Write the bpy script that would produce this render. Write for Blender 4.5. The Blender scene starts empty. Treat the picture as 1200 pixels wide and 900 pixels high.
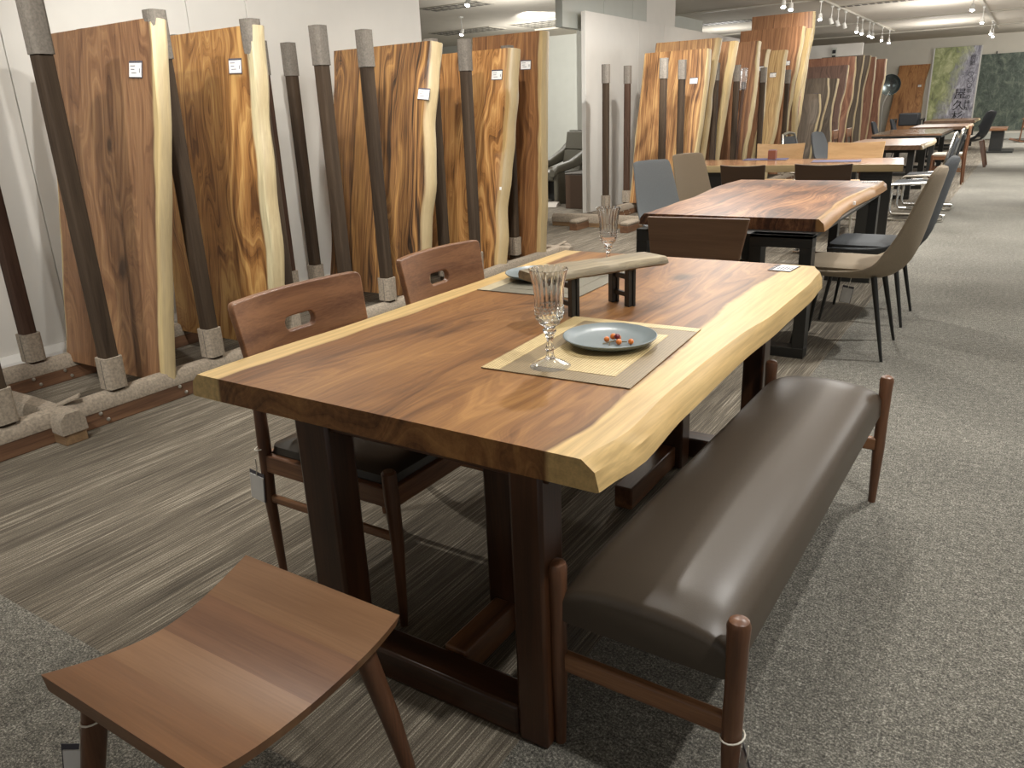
import bpy, bmesh, math, random
from mathutils import Vector, Matrix, noise as mnoise
random.seed(7)
PI = math.pi
SC = bpy.context.scene
COL = SC.collection

# ------------------------------------------------------------------ camera, world, light
cam = bpy.data.objects.new('camera', bpy.data.cameras.new('camera'))
COL.objects.link(cam)
cam.matrix_world = Matrix(((0.84334, -0.1459, 0.51719, 0), (0.53598, 0.29767, -0.79001, 0),
                           (-0.03869, 0.94345, 0.32924, 1.3), (0, 0, 0, 1)))
cam.data.sensor_width = 36; cam.data.lens = 36*905/1200
cam.data.clip_start = 0.05; cam.data.clip_end = 100
SC.camera = cam
SC.view_settings.view_transform = 'Standard'
SC.view_settings.look = 'None'
SC.view_settings.gamma = 1
SC.view_settings.use_curve_mapping = False
SC.view_settings.exposure = 0.0
W = bpy.data.worlds.new('world'); SC.world = W; W.use_nodes = True
W.node_tree.nodes['Background'].inputs[0].default_value = (1.0, 0.985, 0.94, 1)
W.node_tree.nodes['Background'].inputs[1].default_value = 0.3
try: SC.cycles.max_bounces = 8
except Exception: pass

def lamp(loc, target, energy, size=60, blend=.7, radius=.05, color=(1, .93, .82)):
    l = bpy.data.lights.new('spot', 'SPOT'); l.energy = energy; l.spot_size = math.radians(size)
    l.spot_blend = blend; l.shadow_soft_size = radius; l.color = color
    o = bpy.data.objects.new('spot_lamp', l); COL.objects.link(o); o.location = loc
    o.rotation_euler = (Vector(target)-Vector(loc)).to_track_quat('-Z', 'Y').to_euler()
    return o
# track lamps above the picture: (place, aim, watts, cone)
WARM = (1, .965, .90); COOL = (1, .985, .95)
for p, t, e, s, c in [
    ((-1.45, 3.45, 2.9), (-1.15, 1.9, .7), 62, 62, WARM),
    ((-1.05, 1.2, 2.9), (-1.15, 1.9, .7), 20, 70, WARM),
    ((-3.2, 2.6, 2.9), (-1.8, 2.0, 0), 55, 60, WARM),
    ((.75, 1.2, 2.9), (.1, 1.6, 0), 60, 80, COOL),
    ((.2, 3.6, 2.9), (-.1, 2.6, 0), 45, 80, COOL),
    ((.9, 5.2, 2.9), (.2, 5.0, 0), 70, 90, COOL),
    ((-1.6, 6.4, 2.9), (-1.2, 5.0, .7), 42, 62, WARM),
    ((-1.1, 4.3, 2.9), (-1.4, 5.6, .7), 45, 60, WARM),
    ((-1.6, 9.4, 2.9), (-1.9, 8.3, .7), 90, 70, WARM),
    ((.6, 9.0, 2.9), (0, 9.0, 0), 90, 90, COOL),
    ((-1.15, 12.8, 2.9), (-1.4, 12.4, .7), 55, 80, COOL),
    ((.6, 14.0, 2.9), (0, 14.0, 0), 100, 95, COOL),
    ((.6, 20.0, 2.9), (0, 20.0, 0), 110, 95, COOL),
    ((.6, 26.0, 2.9), (0, 26.5, 0), 120, 95, COOL),
    # wall and slab washers
    ((-2.0, -.6, 2.9), (-4.6, 1.8, .6), 115, 85, COOL),
    ((-2.3, .6, 2.9), (-3.9, 2.8, 1.1), 75, 60, WARM),
    ((-2.0, 2.0, 2.9), (-4.6, 4.6, 1.0), 135, 80, COOL),
    ((-2.3, 3.4, 2.9), (-3.9, 5.4, 1.1), 80, 55, WARM),
    ((-2.6, .9, 2.9), (-2.9, .9, 0), 50, 80, WARM),
    ((-3.0, 4.3, 2.9), (-2.6, 4.0, 0), 60, 80, WARM),
    ((-3.0, 7.6, 2.9), (-4.4, 9.8, 1.2), 85, 65, COOL),
    ((-2.4, 7.0, 2.9), (-3.9, 10.2, 1.2), 48, 45, WARM),
    ((-2.4, 9.4, 2.9), (-3.9, 13.2, 1.4), 72, 50, WARM),
    ((-2.2, 13.0, 2.9), (-3.9, 17.5, 1.4), 110, 50, WARM),
    ((-3.6, 7.2, 2.9), (-3.0, 7.2, 0), 60, 90, WARM),
    ((-7.0, 8.5, 2.9), (-6.2, 10.2, .5), 90, 80, COOL),
    ((-8.0, 13.0, 2.9), (-8.6, 17.5, 1.6), 180, 90, COOL),
]:
    lamp(p, t, e*(2.3 if p[1] < 6 else 4.0)*((1.2 if p[1] < 3 else 1.7) if p[0] > .1 else 1), s, color=c)

# unseen fill lamps, added to brighten the ceiling and soften the room
for x, y, e in [(-1.4, 4.5, 24), (2.6, 3.0, 26), (-2.6, 8.0, 30), (1.5, 9.0, 34), (-1.6, 13.0, 36), (1.8, 15.0, 36), (-1.8, 18.5, 40), (1.6, 21.0, 36), (-2.2, 23.5, 40), (.8, 26.5, 36), (-7.2, 11.5, 26), (-9.0, 15.0, 26), (-6.6, 20, 26)]:
    l = bpy.data.lights.new('ceiling_fill', 'POINT'); l.energy = e*(1.6 if y < 8 else 2.6); l.shadow_soft_size = .5; l.color = COOL
    o = bpy.data.objects.new('fill_lamp', l); COL.objects.link(o); o.location = (x, y, 2.3)

# ------------------------------------------------------------------ materials
def dull(c, k=.2):
    g = .3*c[0]+.59*c[1]+.11*c[2]
    r, g_, b = (x+(g-x)*k for x in c)
    return (r, min(255, g_*1.035), b)
def lin(c):
    return tuple(((x/255)/12.92 if x/255 <= .04045 else ((x/255+.055)/1.055)**2.4) for x in c[:3]) + (1,)
class NT:
    def __init__(s, name):
        s.m = bpy.data.materials.new(name); s.m.use_nodes = True; s.t = s.m.node_tree
        s.b = s.t.nodes['Principled BSDF']
    def n(s, typ, ins=None, **kw):
        nd = s.t.nodes.new('ShaderNode'+typ)
        for k, v in kw.items(): setattr(nd, k, v)
        for k, v in (ins or {}).items(): s.set(nd.inputs[k], v)
        return nd
    def set(s, sock, v):
        if isinstance(v, bpy.types.NodeSocket): s.t.links.new(v, sock)
        else: sock.default_value = v
    def math(s, op, a, b=0.0, c=None, clamp=False):
        nd = s.n('Math', operation=op); nd.use_clamp = clamp
        s.set(nd.inputs[0], a); s.set(nd.inputs[1], b)
        if c is not None: s.set(nd.inputs[2], c)
        return nd.outputs[0]
    def maprange(s, v, a, b, c=0., d=1.):
        nd = s.n('MapRange', {'Value': v, 'From Min': a, 'From Max': b, 'To Min': c, 'To Max': d}); return nd.outputs[0]
    def mix(s, f, a, b, mode='MIX'):
        nd = s.n('Mix', data_type='RGBA', blend_type=mode)
        s.set(nd.inputs[0], f); s.set(nd.inputs[6], a); s.set(nd.inputs[7], b); return nd.outputs[2]
    def ramp(s, f, stops, interp='LINEAR'):
        nd = s.n('ValToRGB'); s.set(nd.inputs[0], f); cr = nd.color_ramp; cr.interpolation = interp
        while len(cr.elements) < len(stops): cr.elements.new(.5)
        for e, (p, c) in zip(cr.elements, stops): e.position = p; e.color = c
        return nd.outputs[0]
    def noise(s, vec=None, w=None, scale=1, detail=2, rough=.5, dist=0):
        nd = s.n('TexNoise')
        if vec is None: nd.noise_dimensions = '1D'; s.set(nd.inputs['W'], w)
        else: s.set(nd.inputs['Vector'], vec)
        nd.inputs['Scale'].default_value = scale; nd.inputs['Detail'].default_value = detail
        nd.inputs['Roughness'].default_value = rough; nd.inputs['Distortion'].default_value = dist
        return nd.outputs[0]
    def vmul(s, v, k, add=(0, 0, 0)):
        nd = s.n('VectorMath', operation='MULTIPLY_ADD'); s.set(nd.inputs[0], v)
        nd.inputs[1].default_value = k; nd.inputs[2].default_value = add; return nd.outputs[0]
    def bump(s, h, strength=.2, dist=.002):
        nd = s.n('Bump', {'Height': h, 'Strength': strength, 'Distance': dist})
        s.t.links.new(nd.outputs[0], s.b.inputs['Normal'])
    def out(s, col=None, rough=None, metal=None):
        if col is not None: s.set(s.b.inputs['Base Color'], col)
        if rough is not None: s.set(s.b.inputs['Roughness'], rough)
        if metal is not None: s.b.inputs['Metallic'].default_value = metal
        return s.m

def plain(name, rgb, rough=.5, metal=0, speck=0, scale=200, bump=0):
    t = NT(name)
    c = lin(rgb)
    if speck:
        tc = t.n('TexCoord').outputs['Object']
        f = t.noise(tc, scale=scale, detail=3)
        k = t.maprange(f, .3, .7, 1-speck, 1+speck)
        comb = t.n('CombineColor'); [t.set(comb.inputs[i], k) for i in range(3)]
        c = t.mix(1.0, c, comb.outputs[0], 'MULTIPLY')
        if bump: t.bump(f, bump, .001)
    return t.out(c, rough, metal)

def slab_wood(name, dark, mid, light, sap, sapw_r=.06, sapw_l=.02, freq=9, warp=1.2, seed=0, cloud=.5, contrast=1.0, rough=.45, saw=.012, knots=(), edge=(168, 150, 114)):
    """wood of a slab; 'wc' = (across, along, depth) metres, 'dr' / 'dl' metres from the live edges"""
    dark, mid, light, sap = dull(dark, .12), dull(mid, .14), dull(light, .14), tuple(q*w_ for q, w_ in zip(dull(sap, .12), (1, .97, 1)))
    t = NT(name)
    wc = t.n('Attribute', attribute_name='wc').outputs['Vector']
    dr = t.n('Attribute', attribute_name='dr').outputs['Fac']
    dl = t.n('Attribute', attribute_name='dl').outputs['Fac']
    sx = t.n('SeparateXYZ', {0: wc})
    big = t.noise(t.vmul(wc, (3.2, .85, 2), (seed*3.7, seed*1.3, 0)), detail=2, rough=.5, dist=.4)
    big2 = t.noise(t.vmul(wc, (9, 1.6, 4), (seed*1.7, 5, seed)), detail=2)
    x = t.math('MULTIPLY', sx.outputs[0], freq)
    x = t.math('ADD', x, t.math('MULTIPLY', big, warp*8))
    x = t.math('ADD', x, t.math('MULTIPLY', big2, warp*1.1))
    x = t.math('ADD', x, t.math('MULTIPLY', sx.outputs[2], 6))
    bands = t.noise(w=x, scale=1.6, detail=6, rough=.68)
    fine = t.noise(t.vmul(wc, (260, 9, 260)), detail=2)
    fib = t.noise(t.vmul(wc, (70, 2.5, 60), (seed, 0, 0)), detail=2)
    cl = t.noise(t.vmul(wc, (4, 1.3, 2), (seed*2.1, seed, 3)), detail=3, dist=.8)
    v = t.math('ADD', bands, t.math('MULTIPLY', t.math('SUBTRACT', fib, .5), .42))
    v = t.math('ADD', v, t.math('MULTIPLY', t.math('SUBTRACT', cl, .5), cloud))
    lo, hi = .5-.23/contrast, .5+.23/contrast
    heart = t.ramp(t.maprange(v, lo, hi), [(0, lin(dark)), (.45, lin(mid)), (1, lin(light))])
    for (kx, ky, kr) in knots:
        dd = t.n('VectorMath', operation='DISTANCE'); t.set(dd.inputs[0], t.vmul(wc, (1, .55, 0)))
        dd.inputs[1].default_value = (kx, ky*.55, 0)
        heart = t.mix(t.maprange(dd.outputs['Value'], kr*.35, kr, .75, 0), heart, lin([c*.35 for c in dark]))
    # sapwood
    sapc = t.mix(t.maprange(fib, .3, .7), lin(sap), lin([c*.86 for c in sap]))
    sapc = t.mix(t.maprange(cl, .45, .75, 0, .35), sapc, lin([sap[0]*.8, sap[1]*.72, sap[2]*.6]))
    wob = t.math('MULTIPLY', t.math('SUBTRACT', t.noise(t.vmul(wc, (2, 2.2, 2), (seed, 9, 1)), detail=3), .5), .05)
    dr2 = t.math('ADD', dr, wob); dl2 = t.math('ADD', dl, wob)
    mr = t.maprange(dr2, sapw_r-saw, sapw_r+saw*.3, 1, 0)
    ml = t.maprange(dl2, sapw_l-saw, sapw_l+saw*.3, 1, 0)
    # dark line where sap meets heart
    edg = t.math('MULTIPLY', t.maprange(dr2, sapw_r, sapw_r+.035, 1, 0), t.math('SUBTRACT', 1.0, mr))
    heart = t.mix(t.math('MULTIPLY', edg, .45), heart, lin([c*.75 for c in dark]))
    if edge:
        ef = t.math('MULTIPLY', t.maprange(sx.outputs[2], .002, .012), t.maprange(t.math('ADD', fib, t.math('MULTIPLY', cl, .6)), .45, .95, .55, 1))
        sapc = t.mix(ef, sapc, lin(edge))
    c = t.mix(t.math('MAXIMUM', mr, ml), heart, sapc)
    k = t.maprange(fine, .3, .75, .9, 1.07)
    comb = t.n('CombineColor'); [t.set(comb.inputs[i], k) for i in range(3)]
    c = t.mix(1.0, c, comb.outputs[0], 'MULTIPLY')
    t.bump(fine, .12, .001)
    return t.out(c, rough)

def wood(name, dark, light, axis='z', rough=.4, scale=1.0, boards=None):
    """small furniture timber, grain along an object axis"""
    dark, light = dull(dark, .22), dull(light, .22)
    t = NT(name)
    tc = t.n('TexCoord').outputs['Object']
    k = {'x': (1, 14, 14), 'y': (14, 1, 14), 'z': (14, 14, 1)}[axis]
    oi = t.n('ObjectInfo').outputs['Random']
    off = t.n('CombineXYZ'); [t.set(off.inputs[i], t.math('MULTIPLY', oi, 7.3+i)) for i in range(3)]
    va = t.n('VectorMath', operation='ADD'); t.set(va.inputs[0], tc); t.set(va.inputs[1], off.outputs[0])
    v1 = t.noise(t.vmul(va.outputs[0], tuple(scale*q for q in k)), detail=4, rough=.6, dist=.9)
    v2 = t.noise(t.vmul(va.outputs[0], tuple(18*scale*q*(.5 if q == 1 else 1) for q in k)), detail=2)
    v = t.math('ADD', v1, t.math('MULTIPLY', t.math('SUBTRACT', v2, .5), .3))
    c = t.ramp(t.maprange(v, .3, .7), [(0, lin(dark)), (1, lin(light))])
    t.bump(v2, .08, .001)
    return t.out(c, rough)

M = {}
M['walnut'] = wood('walnut', (112, 62, 38), (170, 108, 70), 'y', .36)
M['walnut_x'] = wood('walnut_x', (112, 62, 38), (172, 110, 70), 'x', .36)
M['walnut_shade_z'] = wood('walnut_shade_z', (84, 46, 28), (128, 76, 48), 'z', .35)  # same walnut made darker: the shade on legs is put into the colour
M['seat_a'] = wood('seat_board_tan', (136, 84, 48), (164, 108, 68), 'x', .36)
M['seat_b'] = wood('seat_board_brown', (108, 62, 38), (138, 84, 52), 'x', .36)
M['seat_c'] = wood('seat_board_mid', (124, 74, 42), (152, 94, 56), 'x', .36)
M['trestle'] = wood('red_brown_timber', (48, 24, 12), (86, 46, 24), 'z', .3)
M['trestle_x'] = wood('red_brown_timber_x', (48, 24, 12), (86, 46, 24), 'x', .3)
M['trestle_y'] = wood('red_brown_timber_y', (84, 44, 24), (140, 84, 50), 'y', .3)
M['post'] = wood('dark_post', (52, 38, 29), (80, 60, 46), 'z', .7)
M['post_red'] = wood('dark_red_post', (60, 38, 30), (88, 60, 48), 'z', .7)
for k_ in ('post', 'post_red'): M[k_].node_tree.nodes['Principled BSDF'].inputs['Specular IOR Level'].default_value = .15
M['rail'] = wood('rail_timber', (92, 56, 38), (140, 92, 64), 'y', .45)
M['rail_x'] = wood('rail_timber_x', (120, 84, 56), (172, 128, 88), 'x', .5)
M['felt'] = plain('grey_felt', (150, 138, 122), .95, speck=.25, scale=90, bump=.5)
M['felt_d'] = plain('grey_felt_dark', (114, 107, 98), .95, speck=.2, scale=90, bump=.4)
M['wall'] = plain('white_wall', (214, 210, 202), .55, speck=.015, scale=6)
M['wall_grey'] = plain('grey_wall', (196, 196, 186), .6, speck=.02, scale=5)
M['wall_glass'] = plain('pale_grey_panel', (176, 178, 170), .35, speck=.02, scale=5)
M['wall_back'] = plain('back_wall', (222, 216, 202), .7, speck=.02, scale=4)
M['ceiling'] = plain('ceiling_paint', (206, 198, 184), .95, speck=.03, scale=3)
M['ceil_trim'] = plain('ceiling_trim', (186, 180, 166), .5)
M['ceil_dark'] = plain('ceiling_dark', (92, 86, 78), .6)
M['white'] = plain('white_plastic', (228, 226, 220), .4)
M['card'] = plain('white_card', (236, 234, 230), .45)
M['ink'] = plain('grey_print', (110, 110, 118), .6)
M['holder'] = plain('card_holder', (86, 84, 92), .25)
M['clear_edge'] = plain('cord_white', (228, 222, 208), .7)
M['black'] = plain('black_metal', (38, 38, 36), .42)
M['black_satin'] = plain('black_satin', (52, 52, 52), .5)
M['chrome'] = plain('chrome', (225, 225, 222), .12, 1)
M['steel'] = plain('steel_stud', (206, 204, 196), .28, .9)
M['leather'] = plain('dark_leather', (58, 52, 44), .38, speck=.06, scale=350, bump=.12)
M['leather_bench'] = plain('taupe_leather', (72, 62, 51), .40, speck=.05, scale=400, bump=.14)
M['leather_brown'] = plain('brown_leather', (78, 60, 46), .5, speck=.05, scale=300)
M['tan'] = wood('tan_leather', (206, 146, 92), (226, 170, 116), 'x', .45)
M['lounge'] = plain('olive_leather', (88, 84, 72), .42, speck=.08, scale=60)
M['beige'] = plain('beige_fabric', (150, 136, 116), .9, speck=.1, scale=260, bump=.3)
M['greyf'] = plain('blue_grey_fabric', (110, 114, 116), .92, speck=.12, scale=260, bump=.3)
M['greyd'] = plain('charcoal_fabric', (84, 86, 88), .92, speck=.15, scale=260, bump=.3)
M['blackf'] = plain('black_upholstery', (48, 50, 54), .7, speck=.08, scale=120)
M['cushion'] = plain('pale_cushion', (188, 180, 168), .9)
M['plate'] = plain('grey_blue_glaze', (112, 122, 124), .34)
M['navy'] = plain('navy_mat', (72, 70, 96), .7)
M['cup'] = plain('red_brown_cup', (140, 84, 66), .35)
M['berry_o'] = plain('orange_berry', (214, 120, 50), .35)
M['berry_r'] = plain('dark_red_berry', (110, 30, 44), .3)
M['twig'] = plain('dry_twig', (110, 96, 60), .8)
M['leaf'] = plain('leaf_green', (116, 128, 84), .6)
M['drift'] = wood('grey_driftwood', (92, 74, 54), (158, 132, 98), 'x', .6, 1.6)
M['bark'] = wood('grey_bark', (78, 62, 46), (140, 116, 88), 'x', .75, 2.4)
M['end_chair'] = wood('end_chair_panel', (118, 78, 54), (142, 98, 70), 'x', .4, .6)

t = NT('lens_glow'); t.b.inputs['Emission Color'].default_value = (1, .96, .9, 1); t.b.inputs['Emission Strength'].default_value = 45; M['glow'] = t.out((1, 1, 1, 1), .4)
def thin_glass(name, white=.04, k=1.6):
    t = NT(name); out = t.t.nodes['Material Output']
    fr = t.n('Fresnel', {'IOR': 1.5}).outputs[0]
    tr = t.n('BsdfTransparent', {'Color': (.96, .97, .97, 1)}).outputs[0]
    gl = t.n('BsdfGlossy', {'Color': (1, 1, 1, 1), 'Roughness': .03}).outputs[0]
    df = t.n('BsdfDiffuse', {'Color': (.9, .92, .92, 1)}).outputs[0]
    m1 = t.n('MixShader'); t.set(m1.inputs[0], white); t.set(m1.inputs[1], tr); t.set(m1.inputs[2], df)
    m2 = t.n('MixShader'); t.set(m2.inputs[0], t.math('MULTIPLY', fr, k, clamp=True)); t.set(m2.inputs[1], m1.outputs[0]); t.set(m2.inputs[2], gl)
    t.t.links.new(m2.outputs[0], out.inputs['Surface']); return t.m
M['glass_foot'] = thin_glass('crystal_foot', .16, 2.0)
t = NT('clear_glass'); t.b.inputs['Transmission Weight'].default_value = 1; t.b.inputs['IOR'].default_value = 1.45; M['glass'] = t.out((1, 1, 1, 1), .02); M['glass_cut'] = thin_glass('cut_crystal', .22, 2.2)
t = NT('clear_film'); t.b.inputs['Transmission Weight'].default_value = .9; t.b.inputs['IOR'].default_value = 1.15
M['film'] = t.out((.85, .85, .85, 1), .25)

def weave(name, a, b, s=520):
    t = NT(name); tc = t.n('TexCoord').outputs['Object']
    w1 = t.n('TexWave', {'Vector': tc, 'Scale': s/6.28*.5}, wave_type='BANDS', bands_direction='X').outputs['Fac']
    w2 = t.n('TexWave', {'Vector': tc, 'Scale': s/6.28*.5}, wave_type='BANDS', bands_direction='Y').outputs['Fac']
    nz = t.noise(tc, scale=60, detail=2)
    f = t.math('ADD', t.math('MULTIPLY', w1, w2), t.math('MULTIPLY', nz, .35))
    c = t.ramp(f, [(0.05, lin(a)), (.75, lin(b))])
    t.bump(f, .3, .0006)
    return t.out(c, .45)
M['mat_gold'] = weave('gold_weave', (150, 126, 84), (226, 204, 152))
M['mat_khaki'] = weave('khaki_weave', (112, 96, 70), (150, 130, 96))
M['mat_grey'] = weave('grey_weave', (100, 96, 84), (134, 128, 112))
M['mat_pale'] = weave('pale_weave', (166, 154, 128), (206, 194, 162))

def carpet_striped():
    t = NT('striped_carpet'); tc = t.n('TexCoord').outputs['Object']
    wob = t.noise(t.vmul(tc, (9, 1.2, 1)), detail=2)
    s1 = t.noise(t.vmul(tc, (170, 2.2, 1)), detail=4, rough=.75)
    s2 = t.noise(t.vmul(tc, (30, .55, 1), (3, 7, 0)), detail=2)
    sp = t.noise(tc, scale=330, detail=3, rough=.8)
    big = t.noise(t.vmul(tc, (5, .8, 1)), detail=1)
    v = t.math('ADD', t.math('MULTIPLY', t.math('SUBTRACT', s1, .5), 2.0), t.math('MULTIPLY', t.math('SUBTRACT', s2, .5), .4))
    v = t.math('ADD', v, t.math('MULTIPLY', t.math('SUBTRACT', sp, .5), 1.1))
    v = t.math('ADD', v, t.math('MULTIPLY', t.math('SUBTRACT', big, .5), .35))
    c = t.ramp(t.math('ADD', v, .5), [(.05, lin((44, 40, 34))), (.38, lin((88, 80, 68))), (.62, lin((114, 105, 91))), (1, lin((200, 191, 172)))])
    t.bump(t.math('ADD', sp, s1), .6, .004)
    return t.out(c, .95)
def carpet_loop():
    t = NT('speckled_carpet'); tc = t.n('TexCoord').outputs['Object']
    sp = t.noise(tc, scale=170, detail=5, rough=.8)
    sp2 = t.noise(tc, scale=420, detail=2, rough=.7)
    big = t.noise(tc, scale=1.4, detail=3)
    v = t.math('ADD', t.math('MULTIPLY', t.math('SUBTRACT', sp, .5), 3.1), t.math('MULTIPLY', t.math('SUBTRACT', sp2, .5), .9))
    sp3 = t.noise(tc, scale=42, detail=3, rough=.7)
    v = t.math('ADD', v, t.math('MULTIPLY', t.math('SUBTRACT', sp3, .5), .8))
    v = t.math('ADD', v, t.math('MULTIPLY', t.math('SUBTRACT', big, .5), .3))
    c = t.ramp(t.math('ADD', v, .5), [(0, lin((44, 43, 39))), (.4, lin((96, 93, 85))), (.65, lin((128, 124, 114))), (1, lin((192, 187, 174)))])
    t.bump(sp, .8, .005)
    return t.out(c, .97)
M['carpet_s'] = carpet_striped(); M['carpet_l'] = carpet_loop()

# ------------------------------------------------------------------ mesh helpers
def tag(o, label=None, cat=None, group=None, kind=None):
    if label: o['label'] = label
    if cat: o['category'] = cat
    if group: o['group'] = group
    if kind: o['kind'] = kind
    return o
def thing(name, label, cat, loc=(0, 0, 0), rotz=0, group=None, rot=None):
    o = bpy.data.objects.new(name, None); COL.objects.link(o); o.empty_display_size = .1
    o.location = loc; o.rotation_euler = rot if rot else (0, 0, rotz)
    return tag(o, label, cat, group)
def obj(name, bm, mat, parent=None, bevel=0, smooth=True, seg=2, sub=0, loc=None):
    me = bpy.data.meshes.new(name)
    bmesh.ops.recalc_face_normals(bm, faces=bm.faces[:])
    bm.to_mesh(me); bm.free()
    for m in (mat if isinstance(mat, (list, tuple)) else [mat]): me.materials.append(m)
    if smooth:
        for p in me.polygons: p.use_smooth = True
        try: me.set_sharp_from_angle(angle=math.radians(38))
        except Exception: pass
    o = bpy.data.objects.new(name, me); COL.objects.link(o)
    if parent: o.parent = parent
    if loc: o.location = loc
    if sub:
        m = o.modifiers.new('sub', 'SUBSURF'); m.levels = m.render_levels = sub
    if bevel:
        m = o.modifiers.new('bev', 'BEVEL'); m.width = bevel; m.segments = seg; m.limit_method = 'ANGLE'; m.angle_limit = math.radians(40)
    return o
def BM(): return bmesh.new()
def box(bm, x0, x1, y0, y1, z0, z1, mi=0):
    v = [bm.verts.new((x, y, z)) for z in (z0, z1) for y in (y0, y1) for x in (x0, x1)]
    for q in ((0, 1, 3, 2), (4, 6, 7, 5), (0, 4, 5, 1), (2, 3, 7, 6), (0, 2, 6, 4), (1, 5, 7, 3)):
        f = bm.faces.new([v[i] for i in q]); f.material_index = mi
    return v
def beam(bm, p, q, w, d, up=(0, 0, 1), w2=None, d2=None):
    """rectangular bar p->q, w sideways, d along up-ish; can taper"""
    p = Vector(p); q = Vector(q); a = (q-p).normalized(); u = Vector(up)
    s = a.cross(u)
    if s.length < 1e-4: s = a.cross(Vector((0, 1, 0)))
    s.normalize(); u = s.cross(a).normalized()
    vs = []
    for c, ww, hh in ((p, w, d), (q, w2 or w, d2 or d)):
        vs += [bm.verts.new(c+s*ww/2*i+u*hh/2*j) for i, j in ((-1, -1), (1, -1), (1, 1), (-1, 1))]
    for f in ((0, 1, 2, 3), (7, 6, 5, 4), (0, 4, 5, 1), (1, 5, 6, 2), (2, 6, 7, 3), (3, 7, 4, 0)): bm.faces.new([vs[i] for i in f])
def rings(bm, rs, cap=True, closed=False):
    L = [[bm.verts.new(p) for p in r] for r in rs]; n = len(L[0])
    for a, b in zip(L, L[1:]+([L[0]] if closed else [])):
        for i in range(n): bm.faces.new((a[i], a[(i+1) % n], b[(i+1) % n], b[i]))
    if cap and not closed: bm.faces.new(L[0][::-1]); bm.faces.new(L[-1])
    return L
def tube(bm, pts, r, n=10, closed=False):
    pts = [Vector(p) for p in pts]; rr = r if isinstance(r, (list, tuple)) else [r]*len(pts)
    rs = []; prev = None
    for i, p in enumerate(pts):
        if closed: a = (pts[(i+1) % len(pts)]-pts[i-1])
        else: a = (pts[min(i+1, len(pts)-1)]-pts[max(i-1, 0)])
        a.normalize()
        if prev is None: s = a.cross(Vector((0, 0, 1)) if abs(a.z) < .9 else Vector((1, 0, 0)))
        else: s = prev-a*prev.dot(a)
        s.normalize(); prev = s; u = a.cross(s)
        rs.append([p+(s*math.cos(2*PI*k/n)+u*math.sin(2*PI*k/n))*rr[i] for k in range(n)])
    rings(bm, rs, not closed, closed)
def lathe(bm, prof, c=(0, 0, 0), n=24, flute=None):
    rs = []
    for j, (r, z) in enumerate(prof):
        ring = []
        for k in range(n):
            a = 2*PI*k/n; q = r
            if flute: q = r*(1+flute(j, a, z))
            ring.append((c[0]+q*math.cos(a), c[1]+q*math.sin(a), c[2]+z))
        rs.append(ring)
    rings(bm, rs, cap=True)
def prism(bm, poly, a, b, axis='y'):
    """poly of 2-D points extruded a..b along axis; x->(y,z) y->(x,z) z->(x,y)"""
    def P(p, h): return {'x': (h, p[0], p[1]), 'y': (p[0], h, p[1]), 'z': (p[0], p[1], h)}[axis]
    rings(bm, [[P(p, a) for p in poly], [P(p, b) for p in poly]])
def rpoly(x0, x1, y0, y1, r, n=5):
    out = []
    for cx, cy, a0 in ((x1-r, y1-r, 0), (x0+r, y1-r, 90), (x0+r, y0+r, 180), (x1-r, y0+r, 270)):
        for i in range(n+1):
            a = math.radians(a0+90*i/n); out.append((cx+r*math.cos(a), cy+r*math.sin(a)))
    return out
def copy_tree(root, loc=None, rotz=None, label=None, group=None):
    r = root.copy(); COL.objects.link(r)
    if loc is not None: r.location = loc
    if rotz is not None: r.rotation_euler = (0, 0, rotz)
    if label: r['label'] = label
    if group: r['group'] = group
    for ch in list(root.children):
        c = ch.copy(); COL.objects.link(c); c.parent = r
        for g in list(ch.children):
            d = g.copy(); COL.objects.link(d); d.parent = c
    return r
def struct(name, bm, mat, **k):
    return tag(obj(name, bm, mat, smooth=False, **k), kind='structure')

# ------------------------------------------------------------------ setting
ZC = 3.05
bm = BM(); box(bm, -16, -.75, .82, 31, -.05, 0); struct('floor', bm, M['carpet_s'])
bm = BM(); box(bm, -.75, 7, .82, 31, -.05, 0); box(bm, -16, 7, -3, .82, -.05, 0); struct('floor', bm, M['carpet_l'])
bm = BM(); box(bm, -16, 7, -3, 31, ZC, ZC+.1); struct('ceiling', bm, M['ceiling'])
# left wall of tall panels with open seams
wl = thing('wall_left', None, None, (-4.78, 0, 0)); wl['kind'] = 'structure'
ys = [-3, -.1, 1.2, 2.39, 3.59, 4.08, 6.04]
for a, b in zip(ys, ys[1:]):
    bm = BM(); box(bm, -.04, 0, a+.003, b-.003, 0.0, ZC); obj('wall_panel', bm, M['wall'], wl, bevel=.002)
bm = BM(); box(bm, -.10, -.045, -3, 6.04, 0, ZC); obj('backing', bm, M['ceil_dark'], wl)
bm = BM(); prism(bm, [(-4.775, 0), (-4.775, .1), (-4.76, .1), (-4.74, .06), (-4.73, 0)], -3, 6.04, 'y'); struct('baseboard_left', bm, M['white'])
# free-standing partition behind the second rack
wp = thing('wall_partition', None, None, (-4.90, 0, 0)); wp['kind'] = 'structure'
ys = [9.5, 11.15, 12.1, 14.0, 16.5, 19.6]
for a, b in zip(ys, ys[1:]):
    bm = BM(); box(bm, -.06, 0, a+.003, b-.003, 0, 2.49); obj('wall_panel', bm, M['wall'], wp, bevel=.002)
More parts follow.
